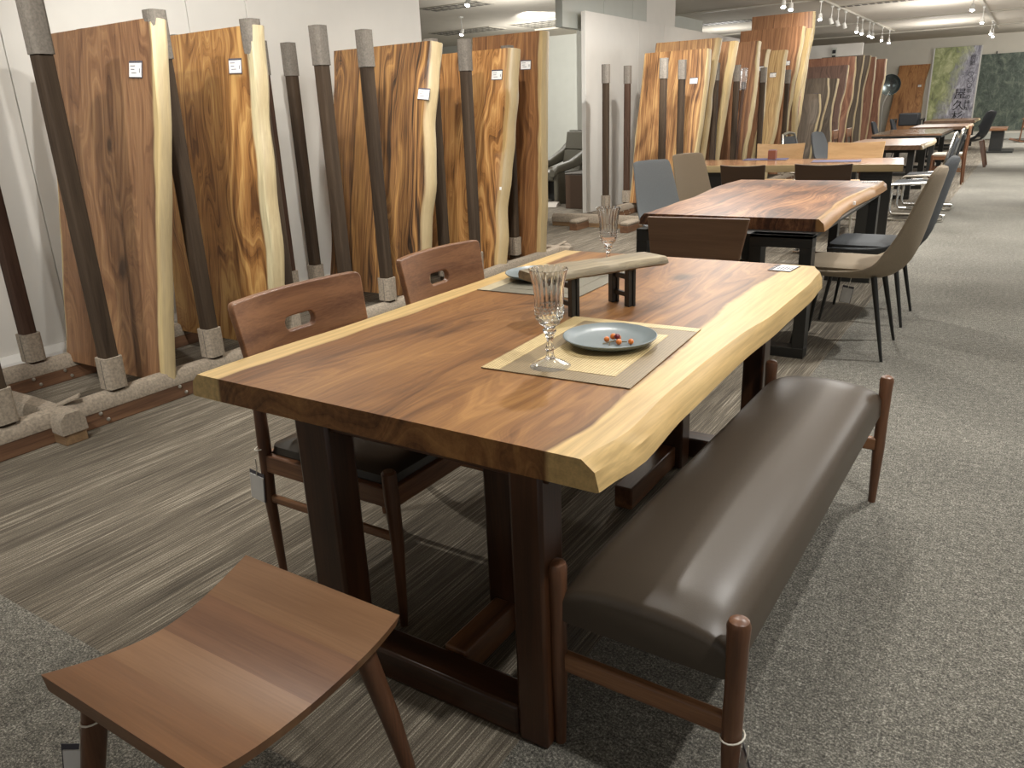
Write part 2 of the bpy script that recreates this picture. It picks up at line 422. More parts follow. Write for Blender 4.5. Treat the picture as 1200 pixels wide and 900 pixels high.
# bulkhead above the partition
wb = thing('wall_bulkhead', None, None, (-5.06, 0, 0)); wb['kind'] = 'structure'
for a, b, m in [(9.2, 10.35, 'wall_glass'), (10.35, 11.3, 'wall_glass'), (11.3, 11.8, 'wall_glass'), (11.8, 12.95, 'wall')]:
    bm = BM(); box(bm, -.1, 0, a+.003, b-.003, 2.3, ZC); obj('wall_panel', bm, M[m], wb, bevel=.002)
bm = BM(); box(bm, -7.3, -6.3, 13.8, 17.72, 0, ZC); struct('wall_pillar', bm, M['wall_grey'])
bm = BM(); box(bm, -16, -6.9, 17.75, 17.9, 0, ZC); struct('wall_lounge', bm, M['wall_grey'])
bm = BM(); box(bm, -16, 7, 29.6, 29.8, 0, ZC); struct('wall_back', bm, M['wall_back'])
bm = BM(); box(bm, -2.9, 7, 29.52, 29.6, 0, .16); struct('baseboard_back', bm, M['wall_grey'])
# white header partition behind the third rack with a small dark sign
bm = BM(); box(bm, -6.5, -4.07, 23.95, 24.05, 0, 2.75); struct('wall_header', bm, M['wall'])
# ceiling trims: shallow raised strips and recesses
tr = [(-9.5, 7, 16.0, 16.05), (-9.5, 7, 21.5, 21.56), (-9.5, 7, 25.6, 25.66), (-4.9, 7, 12.2, 12.24)]
for i, (a, b, c, d) in enumerate(tr):
    bm = BM(); box(bm, a, b, c, d, ZC-.03, ZC); struct('trim_%d' % (i+1), bm, M['ceil_trim'])
for i, (x0, x1, y0, y1) in enumerate([(-3.53, -3.47, 12, 25), (-1.18, -1.12, 0, 27), (-6.63, -6.57, 7, 17)]):
    t_ = thing('light_track', ['long white ceiling track over the leaning slabs at the left', 'long white ceiling track over the row of tables',
               'white ceiling track in the lounge behind the white wall'][i], 'light track', (0, 0, ZC))
    bm = BM(); box(bm, x0, x1, y0, y1, -.035, 0); obj('rail', bm, M['ceil_trim'], t_)
def vent(x, y, w, d, label, nx=9, ny=4):
    t_ = thing('ceiling_vent', label, 'vent', (x, y, ZC))
    bm = BM(); box(bm, -w/2, w/2, -d/2, d/2, -.012, 0); obj('frame', bm, M['ceil_trim'], t_)
    bm = BM()
    for i in range(nx):
        for j in range(ny):
            cx = -w/2+w*(i+.5)/nx; cy = -d/2+d*(j+.5)/ny
            box(bm, cx-w/nx*.32, cx+w/nx*.32, cy-d/ny*.3, cy+d/ny*.3, -.016, -.012)
    o = obj('slot', bm, M['ceil_dark'], t_); o['kind'] = 'stuff'
vent(-8.6, 15.2, 1.5, 1.1, 'perforated square ceiling vent at the right end of the lounge ceiling')
vent(-8.4, 11.6, 1.2, .5, 'perforated ceiling vent over the lounge, nearer and left of the square one', 8, 2)
vent(-10.6, 15.0, 1.6, .7, 'long perforated ceiling vent above the tallest near slab', 10, 3)
vent(-6.2, 18.5, 1.6, .5, 'long slotted ceiling vent above the far end of the partition', 12, 2)
vent(-2.7, 17.6, 1.6, .3, 'narrow ceiling vent between the two light tracks', 12, 1)

def track_spot(x, y, label, group=None, aim=(0, -.5, -1), z=2.75, e=30, lit=True):
    t_ = thing('track_spotlight', label, 'spotlight', (x, y, z), group=group)
    bm = BM(); tube(bm, [(0, 0, ZC-z-.037), (0, 0, .03)], .007, 8); box(bm, -.018, .018, -.05, .05, ZC-z-.06, ZC-z-.036); obj('stem', bm, M['white'], t_)
    a = Vector(aim).normalized()
    bm = BM(); tube(bm, [-a*.06, -a*.055, a*.03, a*.05], [.02, .03, .036, .038], 16); obj('head', bm, M['white'], t_)
    bm = BM(); tube(bm, [a*.051, a*.056], [.034, .03], 16); obj('lens', bm, M['glow'] if lit else M['white'], t_)
    if e:
        lamp((x+a.x*.12, y+a.y*.12, z+a.z*.12), (x+a.x, y+a.y, z+a.z), e, 70, color=COOL)
G1 = 'spotlights on the track over the tables'; G2 = 'spotlights on the track over the far slabs'
for y, l in [(16.9, 'largest bright spotlight high at the upper right, nearest on the table track'),
             (20.0, 'second bright spotlight on the table track, just below the largest one'),
             (23.9, 'small spotlight on the table track below the two bright ones'),
             (25.0, 'lowest and farthest spotlight on the table track above the poster')]:
    track_spot(-1.15, y, l, G1, e=55)
for y, l, a in [(13.47, 'left one of the twin lit spotlights above the tall slabs', 0), (13.93, 'right one of the twin lit spotlights above the tall slabs', 0),
                (16.03, 'lit spotlight just right of the tallest slab top', 0), (19.65, 'first of four small lit spotlights in a row past the tallest slab', 0),
                (20.27, 'second of four small lit spotlights in a row past the tallest slab', 0), (21.21, 'third of four small lit spotlights in a row past the tallest slab', 0),
                (21.7, 'fourth of four small lit spotlights in a row past the tallest slab', 0), (23.1, 'left one of the last two lit spotlights near the back wall', 0),
                (24.3, 'right one of the last two lit spotlights near the back wall', 0)]:
    track_spot(-3.5, y, l, G2, aim=(.1, -.5, -1), e=26)
for y, l in [(17.0, 'unlit white spotlight, first to hang right of the tallest slab'), (17.6, 'unlit white spotlight, second to hang right of the tallest slab'), (18.3, 'unlit white spotlight, third to hang right of the tallest slab')]:
    track_spot(-3.5, y, l, G2, aim=(.3, .3, -1), e=0, lit=False)
for x, y, l in [(-9.0, 12.56, 'lit spotlight above the orange near slab'), (-6.6, 12.0, 'lit spotlight by the square vent in the lounge ceiling'), (-6.6, 9.39, 'lit spotlight at the top edge left of the partition')]:
    track_spot(x, y, l, 'spotlights over the lounge', e=30)

# ------------------------------------------------------------------ slabs
def live_slab(w, L, th, mat, seed, ampR=.02, ampL=.02, slopeR=.02, slopeL=.02, shapeR=None, shapeL=None, n=30, bul=1.0, sapR=None):
    """slab standing in local x (across), z (along), y (thickness, front face at y=0)"""
    bm = BM(); wc = bm.verts.layers.float_vector.new('wc'); dr = bm.verts.layers.float.new('dr'); dl = bm.verts.layers.float.new('dl')
    prof = []
    for i in range(n+1):
        tt = i/n; z = L*tt
        def wv(a, s): return a*(mnoise.noise((tt*2.3+s*7.1, s, 0))*1.5+.35*mnoise.noise((tt*8+s, 3, s)))
        R = w/2+wv(ampR, seed)+(shapeR(tt) if shapeR else 0); Lf = -w/2+wv(ampL, seed+3.3)+(shapeL(tt) if shapeL else 0)
        sr = slopeR(tt) if callable(slopeR) else slopeR*(1+.6*mnoise.noise((tt*4, seed, 9))); sl = slopeL*(1+.6*mnoise.noise((tt*4, seed, 5)))
        ring = [(Lf+sl, 0), (-w*.2, 0), (w*.2, 0), (R-sr, 0), (R-sr*.25, th*.35), (R, th*.8*bul), (R-sr*.15, th), (w*.2, th), (-w*.2, th), (Lf+sl*.15, th), (Lf, th*.8*bul), (Lf+sl*.25, th*.35)]
        ks = sapR(tt) if sapR else 1; prof.append([(x, y, z, (R-x)*ks, x-Lf) for x, y in ring])
    L_ = []
    for r in prof:
        row = []
        for x, y, z, a, b in r:
            v = bm.verts.new((x, y, z)); v[wc] = (x, z, y); v[dr] = a; v[dl] = b; row.append(v)
        L_.append(row)
    m = len(L_[0])
    for a, b in zip(L_, L_[1:]):
        for i in range(m): bm.faces.new((a[i], a[(i+1) % m], b[(i+1) % m], b[i]))
    for r in (L_[0], L_[-1]):      # end caps as strips so the attributes stay linear
        for i in range(3): bm.faces.new((r[i], r[i+1], r[8-i-0] if i == 0 else r[8-i], r[9-i] if i else r[9]))
        bm.faces.new((r[3], r[4], r[5], r[6])); bm.faces.new((r[9], r[10], r[11], r[0]))
        
    return bm
def price_card(parent, x, z, y=-.004, w=.095, h=.062, tilt=0.0):
    """printed card in a clear sleeve, lying on a face in local xz"""
    bm = BM(); box(bm, -w/2-.004, w/2+.004, -.001, .002, -h/2-.004, h/2+.010)
    o = obj('card_sleeve', bm, M['holder'], parent, loc=(x, y, z)); o.rotation_euler = (0, tilt, 0)
    bm = BM(); box(bm, -w/2, w/2, -.0025, -.001, -h/2, h/2); c = obj('price_card', bm, M['card'], o)
    bm = BM()
    for q, (a, b) in enumerate(((-.4, .0), (-.35, -.05), (-.3, .1))): box(bm, a*w, b*w, -.003, -.0025, h*(.26-.25*q), h*(.26-.25*q)+.004)
    box(bm, w*.34, w*.40, -.003, -.0025, -h*.2, h*.1)
    pr_ = obj('print', bm, M['ink'], o); pr_['kind'] = 'stuff'
    return o
def lean_slab(name, label, XL, XR, Yb, Yt, zb, zt, th, mat, seed, card=None, dot=None, group=None, yaw=0, **k):
    a = math.atan2(Yt-Yb, zt-zb); L = math.hypot(Yt-Yb, zt-zb); w = XR-XL
    t_ = thing(name, label, 'wood slab', ((XL+XR)/2, Yb, zb), group=group, rot=(-a, 0, yaw))
    obj('board', live_slab(w, L, th, mat, seed, **k), mat, t_)
    if card: price_card(t_, card[0], card[1]*L, tilt=card[2] if len(card) > 2 else 0)
    if dot:
        bm = BM(); box(bm, -.009, .009, -.002, .001, -.012, .012); obj('sticker', bm, M['card'], t_, loc=(dot[0], dot[2], dot[1]*L))
    return t_
SAP = (208, 182, 126); GSL = 'live-edge slabs leaning in the near rack'; GSF = 'live-edge slabs leaning in the second rack'; GSR = 'dark slabs leaning in the third rack'
w1 = slab_wood('slab_walnut_brown', (92, 56, 36), (134, 88, 58), (166, 118, 80), SAP, .052, .03, 7, 1.0, 1, .35, .9, knots=((.12, .55, .05), (.05, 1.15, .03)))
w2 = slab_wood('slab_golden', (96, 56, 26), (156, 100, 50), (196, 142, 80), (200, 184, 142), .078, .01, 9, 1.3, 2.3, .8, .95)
w3 = slab_wood('slab_zebra', (48, 32, 22), (126, 80, 44), (176, 122, 66), (160, 134, 92), .045, .01, 15, .7, 3.1, .45, 1.15)
w4 = slab_wood('slab_flame', (104, 62, 30), (176, 112, 56), (216, 154, 90), (186, 150, 92), .078, .0, 15, 1.1, 4.4, .7, 1.0)
w5 = slab_wood('slab_cinnamon', (96, 58, 34), (140, 86, 48), (176, 116, 66), (196, 166, 112), .06, .0, 13, .6, 5.2, .35, .9)
lean_slab('leaning_slab', 'brown slab at far left with swirling grain and pale edges behind the nearest dark post', -4.37, -3.43, 2.12, 2.41, .1, 1.785, .06, w1, 1.5, card=(.30, .87, .06), dot=(.44, .63, .03), group=GSL, slopeR=.03, slopeL=.02, ampR=.02, ampL=.03)
lean_slab('leaning_slab', 'golden slab with wide greyish white edge, second from the left', -4.37, -3.43, 2.82, 2.97, .1, 1.79, .065, w2, 2.7, card=(.30, .885, .04), group=GSL, slopeR=.042, ampR=.03, shapeR=lambda t: .035*math.sin(t*5)*(1-t))
lean_slab('leaning_slab', 'dark streaked slab with thin knotted edges, third from the left', -4.39, -3.45, 4.15, 4.50, .1, 1.79, .09, w3, 3.9, card=(.40, .80, .1), group=GSL, slopeR=.045, ampR=.04)
lean_slab('leaning_slab', 'orange flame-grained slab with wavy golden edge, right of the dark streaked slab', -4.3, -3.46, 5.22, 5.50, .1, 1.79, .085, w4, 4.2, card=(.28, .885, .03), dot=(.36, .38, .0), group=GSL, slopeR=.05, ampR=.045)
lean_slab('leaning_slab', 'tallest near slab, reddish brown with straight cream edge, beside the lounge opening', -4.25, -3.47, 5.86, 6.03, .1, 1.945, .08, w5, 5.6, card=(.2, .86, .03), group=GSL, slopeR=.03, ampR=.02)
f1 = slab_wood('slab_far_honey', (88, 54, 32), (156, 102, 60), (202, 148, 92), (202, 176, 124), .04, .03, 20, .45, 6.1, .9, 1.1)
f2 = slab_wood('slab_far_streak', (84, 56, 38), (146, 98, 62), (190, 142, 90), (186, 158, 108), .075, .0, 22, .4, 7.1, .4, 1.0)
f3 = slab_wood('slab_far_brown', (80, 52, 34), (124, 80, 52), (160, 112, 74), (190, 162, 108), .10, .0, 20, .4, 8.1, .4, .95)
f4 = slab_wood('slab_far_red', (90, 56, 38), (136, 86, 56), (170, 116, 78), (180, 158, 112), .045, .0, 20, .4, 9.1, .3, .9)
f6 = slab_wood('slab_far_pale', (126, 86, 54), (192, 148, 98), (216, 178, 124), (200, 174, 122), .05, .0, 18, .4, 10.1, .4, .9)
f7 = slab_wood('slab_far_cinnamon', (104, 64, 42), (158, 102, 68), (188, 130, 90), (186, 164, 120), .045, .0, 16, .4, 11.1, .3, .9)
cur = lambda k, p=0: (lambda t: k*math.sin(3.4*t+p))
lean_slab('leaning_slab', 'honey coloured slab behind two dark posts, front one of the second rack', -4.30, -3.43, 9.6, 9.95, .14, 1.97, .085, f1, 6.3, card=(.27, .80, 0), group=GSF, slopeR=0.028, slopeL=.02, ampR=.03, ampL=.01, shapeR=lambda t: -.06*math.sin(PI*min(1, t*1.3))*(1-t), shapeL=lambda t: -.04*(1-t))
lean_slab('leaning_slab', 'wide streaked slab standing directly behind the honey coloured one', -4.32, -3.43, 9.95, 10.35, .14, 2.11, .08, f2, 7.7, group=GSF, slopeR=0.028, ampR=.03, shapeR=lambda t: -.07*(1-t))
lean_slab('leaning_slab', 'brown slab with very wide straw-coloured right edge in the second rack', -4.3, -3.40, 10.5, 10.9, .14, 2.1, .08, f3, 8.2, card=(.16, .82, 0), group=GSF, slopeR=0.039, ampR=.02, shapeR=lambda t: -.10*(1-t))
lean_slab('leaning_slab', 'red brown slab with knobbly narrow edge, right of the wide straw edge', -4.3, -3.42, 11.7, 12.1, .14, 2.16, .08, f4, 9.4, card=(.17, .79, 0), group=GSF, slopeR=0.028, ampR=.06, shapeR=lambda t: -.06*(1-t))
lean_slab('leaning_slab', 'narrow slab showing only its curved pale edge between brown slabs', -4.2, -3.44, 12.5, 12.75, .14, 2.08, .08, f4, 10.4, card=(.24, .86, 0), group=GSF, slopeR=0.033, ampR=.05, shapeR=lambda t: -.09*(1-t))
lean_slab('leaning_slab', 'short pale blond slab in front of the tall cinnamon slab', -4.15, -3.42, 13.2, 13.7, .14, 2.11, .08, f6, 11.4, card=(.16, .81, 0), group=GSF, slopeR=0.033, ampR=.04, shapeR=lambda t: -.08*(1-t))
lean_slab('leaning_slab', 'tall cinnamon slab with pale right edge, second tallest of the rack', -4.52, -3.45, 14.2, 14.6, .14, 2.51, .08, f7, 12.4, card=(.34, .76, 0), group=GSF, slopeR=0.028, ampR=.04, shapeR=lambda t: -.10*(1-t))
lean_slab('leaning_slab', 'dark grey-brown slab tucked between the two tallest slabs', -4.3, -3.40, 14.7, 15.0, .14, 2.5, .08, f3, 13.4, group=GSF, slopeR=0.028, ampR=.05, shapeR=lambda t: -.10*(1-t))
lean_slab('leaning_slab', 'tallest slab of all, reaching highest with light shining on its top', -4.56, -3.46, 15.05, 15.4, .14, 2.8, .08, f7, 14.4, group=GSF, slopeR=0.044, ampR=.06, shapeR=lambda t: -.12*(1-t))
g1 = slab_wood('slab_purple', (70, 46, 40), (104, 72, 62), (130, 94, 80), (168, 134, 108), .02, .0, 9, .6, 15.1, .3, .8, rough=.65)
g2 = slab_wood('slab_greybrown', (58, 46, 38), (84, 68, 56), (112, 92, 76), (176, 156, 124), .03, .0, 9, .6, 16.1, .3, .8, rough=.65)
g3 = slab_wood('slab_redbrown', (92, 54, 40), (136, 84, 62), (164, 108, 80), (170, 132, 100), .03, .0, 9, .6, 17.1, .3, .8, rough=.65)
for Yt, zt, XL, XR, m, lab, cd in [
    (16.3, 1.45, -4.1, -3.43, g2, 'low dark slab with a straight grey edge, first of the third rack', 0),
    (17.0, 1.74, -4.2, -3.45, g2, 'short grey-brown slab with a price card, left front of the third rack', 1),
    (17.9, 1.74, -4.2, -3.45, g2, 'short dark slab with an arched card top, beside the grey-brown one', 1),
    (18.8, 2.02, -4.7, -3.45, g1, 'purple-brown slab with a large card in the middle of the third rack', 1),
    (19.6, 2.22, -4.9, -3.45, g3, 'red-brown slab whose top catches a warm light, back of the third rack', 0),
    (20.6, 2.28, -4.4, -3.47, g2, 'slab with a sharply kinked right edge in the third rack', 0),
    (21.4, 2.30, -4.4, -3.45, g2, 'wide grey-brown slab with a card, right half of the third rack', 1),
    (22.3, 2.30, -4.4, -3.42, g3, 'dark slab with reddish top and a card, second from the right end', 1),
    (23.0, 2.27, -4.3, -3.30, g3, 'last slab at the right end of the third rack, beside the round lamp', 0)]:
    lean_slab('leaning_slab', lab, XL, XR, Yt-.4, Yt, .14, zt, .08, m, Yt, card=((XR-XL)*.22, .80, 0) if cd else None, group=GSR, slopeR=.04, ampR=.045, n=24)
fb = slab_wood('slab_amber', (130, 76, 40), (186, 118, 66), (214, 148, 90), (190, 130, 80), .02, .02, 6, .9, 18.1, .6, .9)
lean_slab('leaning_slab', 'single amber slab leaning alone on the back wall left of the poster', -3.92, -3.0, 28.9, 29.4, 0, 2.3, .06, fb, 19, card=(.3, .72, 0), slopeR=.02, ampR=.05, ampL=.04, shapeR=lambda t: .10*(t-.5), shapeL=lambda t: .22*(t-.5))

# ------------------------------------------------------------------ racks
def felt_wrap(name, parent, x0, x1, y0, y1, z0, z1, mat='felt', seam=True):
    bm = BM(); prism(bm, rpoly(x0, x1, y0, y1, min(.02, (x1-x0)*.3), 3), z0, z1, 'z')
    for v in bm.verts: v.co.x += .003*mnoise.noise(v.co*30); v.co.y += .003*mnoise.noise(v.co*27)
    o = obj(name, bm, M[mat], parent)
    if seam:
        b2 = BM(); tube(b2, [((x0+x1)/2+.01, y0-.001, z0+.005), ((x0+x1)/2+.012, y0-.001, z1-.005)], .002, 6); obj('seam', b2, M['felt_d'], o)
    return o
def post(rack, x, y, mat='post', w=.085, top=1.82, low=.15, ftop=1.61, fbot=.30, tapefilm=False):
    p = obj('post', (lambda b: (prism(b, rpoly(-w*.42, w*.42, -w*.42, w*.42, .014, 3), low-.03, top-.02, 'z'), b)[1])(BM()), M[mat], rack, loc=(x, y, 0))
    if ftop: felt_wrap('felt_cap', p, -w/2, w/2, -w/2, w/2, ftop, top, 'felt_d', True)
    if fbot: felt_wrap('felt_sleeve', p, -w*.56, w*.56, -w*.56, w*.56, low, fbot, 'felt', True)
    return p
def rail(rack, x, y0, y1, w=.10, h=.085, studs=True, mat='rail'):
    r = obj('rail', (lambda b: (box(b, x-w/2, x+w/2, y0, y1, 0, h), b)[1])(BM()), M[mat], rack, bevel=.004)
    n = max(4, int((y1-y0)/.08)); rs = []
    for i in range(n+1):
        y = y0+.02+(y1-y0-.04)*i/n; k = .006*mnoise.noise((y*3, x, 1))
        prof = [(x-w*.52, h-.012), (x-w*.54, h+.02), (x-w*.36, h+.052+k), (x, h+.062+k), (x+w*.36, h+.052+k), (x+w*.54, h+.02), (x+w*.52, h-.012)]
        rs.append([(a, y, c) for a, c in prof])
    bm = BM(); rings(bm, rs); obj('felt_pad', bm, M['felt'], r)
    if studs:
        y = y0+.12; i = 0
        bm = BM()
        while y < y1-.1:
            for zz in ((.062, .024) if True else ()):
                lathe_pts = [(x+w/2-.001, 0)]
                bx = [[(x+w/2+d, y+.03*(zz < .04)+rr*math.cos(2*PI*q/8), zz+rr*math.sin(2*PI*q/8)) for q in range(8)] for d, rr in ((-.002, .010), (.004, .009), (.007, .004))]
                rings(bm, bx)
            y += .17 if i % 2 == 0 else .42; i += 1
        o = obj('stud', bm, M['steel'], r); o['kind'] = 'stuff'
    return r
rk = thing('slab_rack', 'near timber slab rack with studded floor rails and felt-topped dark posts', 'rack', (0, 0, 0))
rail(rk, -3.50, .3, 6.4); rail(rk, -4.35, .6, 6.4)
for y in (1.39, 1.89, 2.45, 3.0, 3.48, 3.86, 4.905): post(rk, -3.50, y)
post(rk, -3.63, 4.68); post(rk, -3.62, 5.66)
for y, m in ((1.95, 'post_red'), (2.62, 'post'), (3.16, 'post'), (3.78, 'post_red'), (4.03, 'post'), (4.8, 'post_red'), (5.6, 'post')): post(rk, -4.35, y, m)
def cross(rack, y, x0, x1, w=.10, h=.07):
    c = obj('cross_foot', (lambda b: (box(b, x0, x1, y-w/2, y+w/2, 0, h), b)[1])(BM()), M['rail_x'], rack, bevel=.004)
    rs = []; n = 12
    for i in range(n+1):
        x = x0-.0+(x1-x0+.004)*i/n; k = .006*mnoise.noise((x*4, y, 2)); k2 = .006*mnoise.noise((x*6, y, 7))
        rs.append([(x, y-w*.54+k2, h-.02), (x, y-w*.54+k2, h+.04+k), (x, y-w*.3, h+.072+k), (x, y+w*.3, h+.075-k), (x, y+w*.54, h+.04), (x, y+w*.54-k2, h-.02)])
    b = BM(); rings(b, rs); w_ = obj('felt_wrap', b, M['felt'], c)
    # loose flap of felt
    b = BM(); beam(b, (x1-.16, y+.02, h+.07), (x1-.10, y+.10, h+.105), .05, .008); obj('felt_flap', b, M['felt'], c)
    return c
cross(rk, 1.60, -4.70, -3.36); cross(rk, 6.2, -4.7, -3.36)
rk2 = thing('slab_rack', 'second timber rack with bare end blocks, in front of the white partition', 'rack', (0, 0, 0))
rail(rk2, -3.50, 8.6, 15.9); rail(rk2, -4.32, 8.6, 15.9)
for y in (8.66, 9.22): post(rk2, -3.50, y)
for y in (10.42, 11.3, 12.6, 14.05): post(rk2, -3.50, y)
for y, m in ((8.98, 'post'), (9.6, 'post_red'), (10.75, 'post'), (12.3, 'post_red')): post(rk2, -4.36, y, m)
cross(rk2, 8.35, -4.75, -3.36); 
for x in (-4.30, -3.66):
    bm = BM(); box(bm, x-.05, x+.05, 8.0, 8.32, 0, .075); c = obj('end_block', bm, M['rail'], rk2, bevel=.004)
    bm = BM(); box(bm, x-.056, x+.056, 8.0, 8.3, .072, .12); obj('felt_wrap', bm, M['felt'], c, bevel=.02)
# bubble-film post end
tb = thing('wrapped_post', 'slim stick wrapped in clear film leaning on the red brown slab', 'post', (-3.46, 11.25, 0))
bm = BM(); tube(bm, [(0, 0, .15), (0, .25, 1.6)], .02, 10); obj('stick', bm, M['post_red'], tb)
bm = BM(); tube(bm, [(0, .25*.9, 1.5), (0, .27, 1.78)], .04, 10); obj('film', bm, M['film'], tb)
rk3 = thing('slab_rack', 'third timber rack under the dark reddish slabs', 'rack', (0, 0, 0))
rail(rk3, -3.50, 15.9+.1, 23.3, studs=False); rail(rk3, -4.32, 16.0, 23.3, studs=False)

# ------------------------------------------------------------------ slab table tops
def top_mesh(name, parent, corners, z, th, mat, seed, ampR=.02, ampL=.015, sR=.04, sL=.03, shapeR=None, shapeL=None, n=36, sapR=None):
    """table top lying flat: local x across, y along; built as a slab laid down"""
    (x0, x1, y0, y1) = corners
    bm = live_slab(x1-x0, y1-y0, th, mat, seed, ampR, ampL, sR, sL, shapeR, shapeL, n, 1.2, sapR)
    # (x, y=depth, z=along) -> (x, along, -depth)
    for v in bm.verts: v.co = Vector((v.co.x+(x0+x1)/2, v.co.z+y0, z-v.co.y))
    return obj(name, bm, mat, parent)
T1W = slab_wood('table_monkeypod', (86, 50, 26), (138, 86, 46), (176, 118, 64), (222, 184, 118), .105, .115, 4.5, .8, 21.3, .8, .75, rough=.42, saw=.008, edge=None, knots=((-.02, .95, .03), (.13, 1.55, .05)))
T1W.node_tree.nodes['Principled BSDF'].inputs['Specular IOR Level'].default_value = .32
t1 = thing('dining_table', 'near dining table with pale live edges, set with plates and goblets', 'table', (-1.12, 2.07, 0))
def table(pts):
    def f(t):
        for (a, b), (c, d) in zip(pts, pts[1:]):
            if t <= c:
                k = (t-a)/(c-a); k = k*k*(3-2*k); return b+(d-b)*k
        return pts[-1][1]
    return f
top_mesh('tabletop', t1, (-.565, .575, -.965, .955), .72, .06, T1W, 21, .004, .008,
         table([(0, .036), (.3, .034), (.45, .026), (.62, .012), (1, .012)]), .03,
         shapeR=table([(0, -.003), (.08, .018), (.22, .004), (.45, -.004), (.6, .004), (.82, .006), (.94, -.006), (1, -.05)]),
         sapR=table([(0, 1.0), (.2, .95), (.45, .72), (.75, .6), (1, .75)]), shapeL=lambda t: .006*math.sin(t*5))
def trestle(y, dirn, sp=.27, ml=.31):
    e = .05
    for x, w_ in ((-.175, .105), (.402, .075)):
        bm = BM(); beam(bm, (x-.0, y, .66), (x+.0, y, 0), w_, .085, up=(0, 1, 0)); obj('leg', bm, M['trestle'], t1, bevel=.008)
    bm = BM(); box(bm, -.12, .363, y-.04, y+.045, .0, .08); obj('foot_beam', bm, M['trestle_x'], t1, bevel=.008)
    a, b = sorted((y+.045*dirn, y+sp*dirn))
    bm = BM(); box(bm, .10, .165, a, b, .01, .09); obj('spur', bm, M['trestle_y'], t1, bevel=.005)
    bm = BM(); beam(bm, (.135, y+ml*dirn, .66), (.135, y+ml*dirn, 0), .11, .085, up=(0, 1, 0)); obj('leg', bm, M['trestle'], t1, bevel=.008)
    bm = BM(); box(bm, -.2, .45, y-.03, y+.03, .635, .66); obj('top_batten', bm, M['trestle_x'], t1, bevel=.003)
trestle(-.905, 1); trestle(.66, -1, .56, .12)
# card and sticker on table 1
def flat_card(label, x, y, z, w, d, rz, parent=None):
    c = thing('price_card', label, 'card', (x, y, z), rz)
    bm = BM(); box(bm, -w/2-.004, w/2+.004, -d/2-.004, d/2+.004, 0, .0012); obj('card_sleeve', bm, M['holder'], c)
    bm = BM(); box(bm, -w/2+.012, w/2, -d/2, d/2, .0012, .002); k = obj('paper', bm, M['card'], c)
    bm = BM()
    for i in range(5): box(bm, -w/2+.02+i*w*.15, -w/2+.026+i*w*.15, -d*.35, d*(.1+.06*(i % 3)), .002, .0024)
    o = obj('print', bm, M['ink'], k); o['kind'] = 'stuff'
    return c
flat_card('printed price card lying at the far corner of the near table', -.695, 2.94, .7215, .075, .11, -.08)
bm = BM(); beam(bm, (-.562, 2.07, .693), (-.562, 2.09, .692), .012, .002, up=(.7, 0, .7)); obj('sticker', bm, M['card'], t1, loc=(1.12, -2.07, 0))

# placemats
def placemat(label, cx, cy, w, d, rz, gold, khaki, centre):
    p = thing('placemat', label, 'placemat', (cx, cy, .7212), rz, group='woven placemats on the near table')
    bm = BM(); box(bm, -w/2, w/2, -d/2, d/2, 0, .0018); obj('base', bm, M[khaki], p)
    b = .05; bm = BM(); box(bm, -w/2, -w/2+b, -d/2, d/2, .0018, .0024); box(bm, -w/2+b, w/2, d/2-b*.7, d/2, .0018, .0024); obj('border', bm, M[gold], p)
    bm = BM(); box(bm, -w/2+2*b, w/2-1.2*b, -d/2+1.2*b, d/2-1.9*b, .0018, .0026); obj('centre', bm, M[centre], p)
    return p
placemat('gold and khaki woven placemat under the plate with berries', -.862, 1.73, .385, .53, .05, 'mat_gold', 'mat_khaki', 'mat_gold')
placemat('grey-green woven placemat at the far left of the near table', -1.375, 2.44, .385, .50, .03, 'mat_pale', 'mat_grey', 'mat_grey')
def plate(label, x, y):
    p = thing('plate', label, 'plate', (x, y, .7245), group='matt grey-blue plates')
    bm = BM(); lathe(bm, [(.0001, .003), (.06, .003), (.065, 0), (.072, 0), (.078, .004), (.108, .012), (.121, .022), (.1225, .0245), (.120, .0255), (.105, .016), (.085, .0105), (.0001, .009)], n=64)
    obj('dish', bm, M['plate'], p)
plate('grey-blue plate with a small sprig of orange berries', -.845, 1.765); plate('light blue-grey plate without berries behind the goblet', -1.455, 2.43)
sp = thing('berry_sprig', 'small sprig of orange and dark red berries on the near plate', 'berries', (-.82, 1.745, .735))
for i, (dx, dy, dz, r, m) in enumerate([(-.012, .014, .012, .0085, 'berry_o'), (.003, .006, .016, .0078, 'berry_r'), (-.022, -.004, .008, .0075, 'berry_o'), (.016, -.012, .008, .0078, 'berry_o'), (.042, .004, .0075, .0076, 'berry_o'), (-.002, .024, .008, .0072, 'berry_o')]):
    bm = BM(); bmesh.ops.create_icosphere(bm, subdivisions=2, radius=r); obj('berry', bm, M[m], sp, loc=(dx, dy, dz))
bm = BM(); tube(bm, [(-.02, -.03, .003), (-.008, -.012, .005), (0, 0, .006), (.018, .004, .004), (.03, .008, .004)], .0013, 6); tube(bm, [(-.008, -.012, .005), (-.002, -.03, .002)], .0012, 6); obj('stalk', bm, M['twig'], sp)

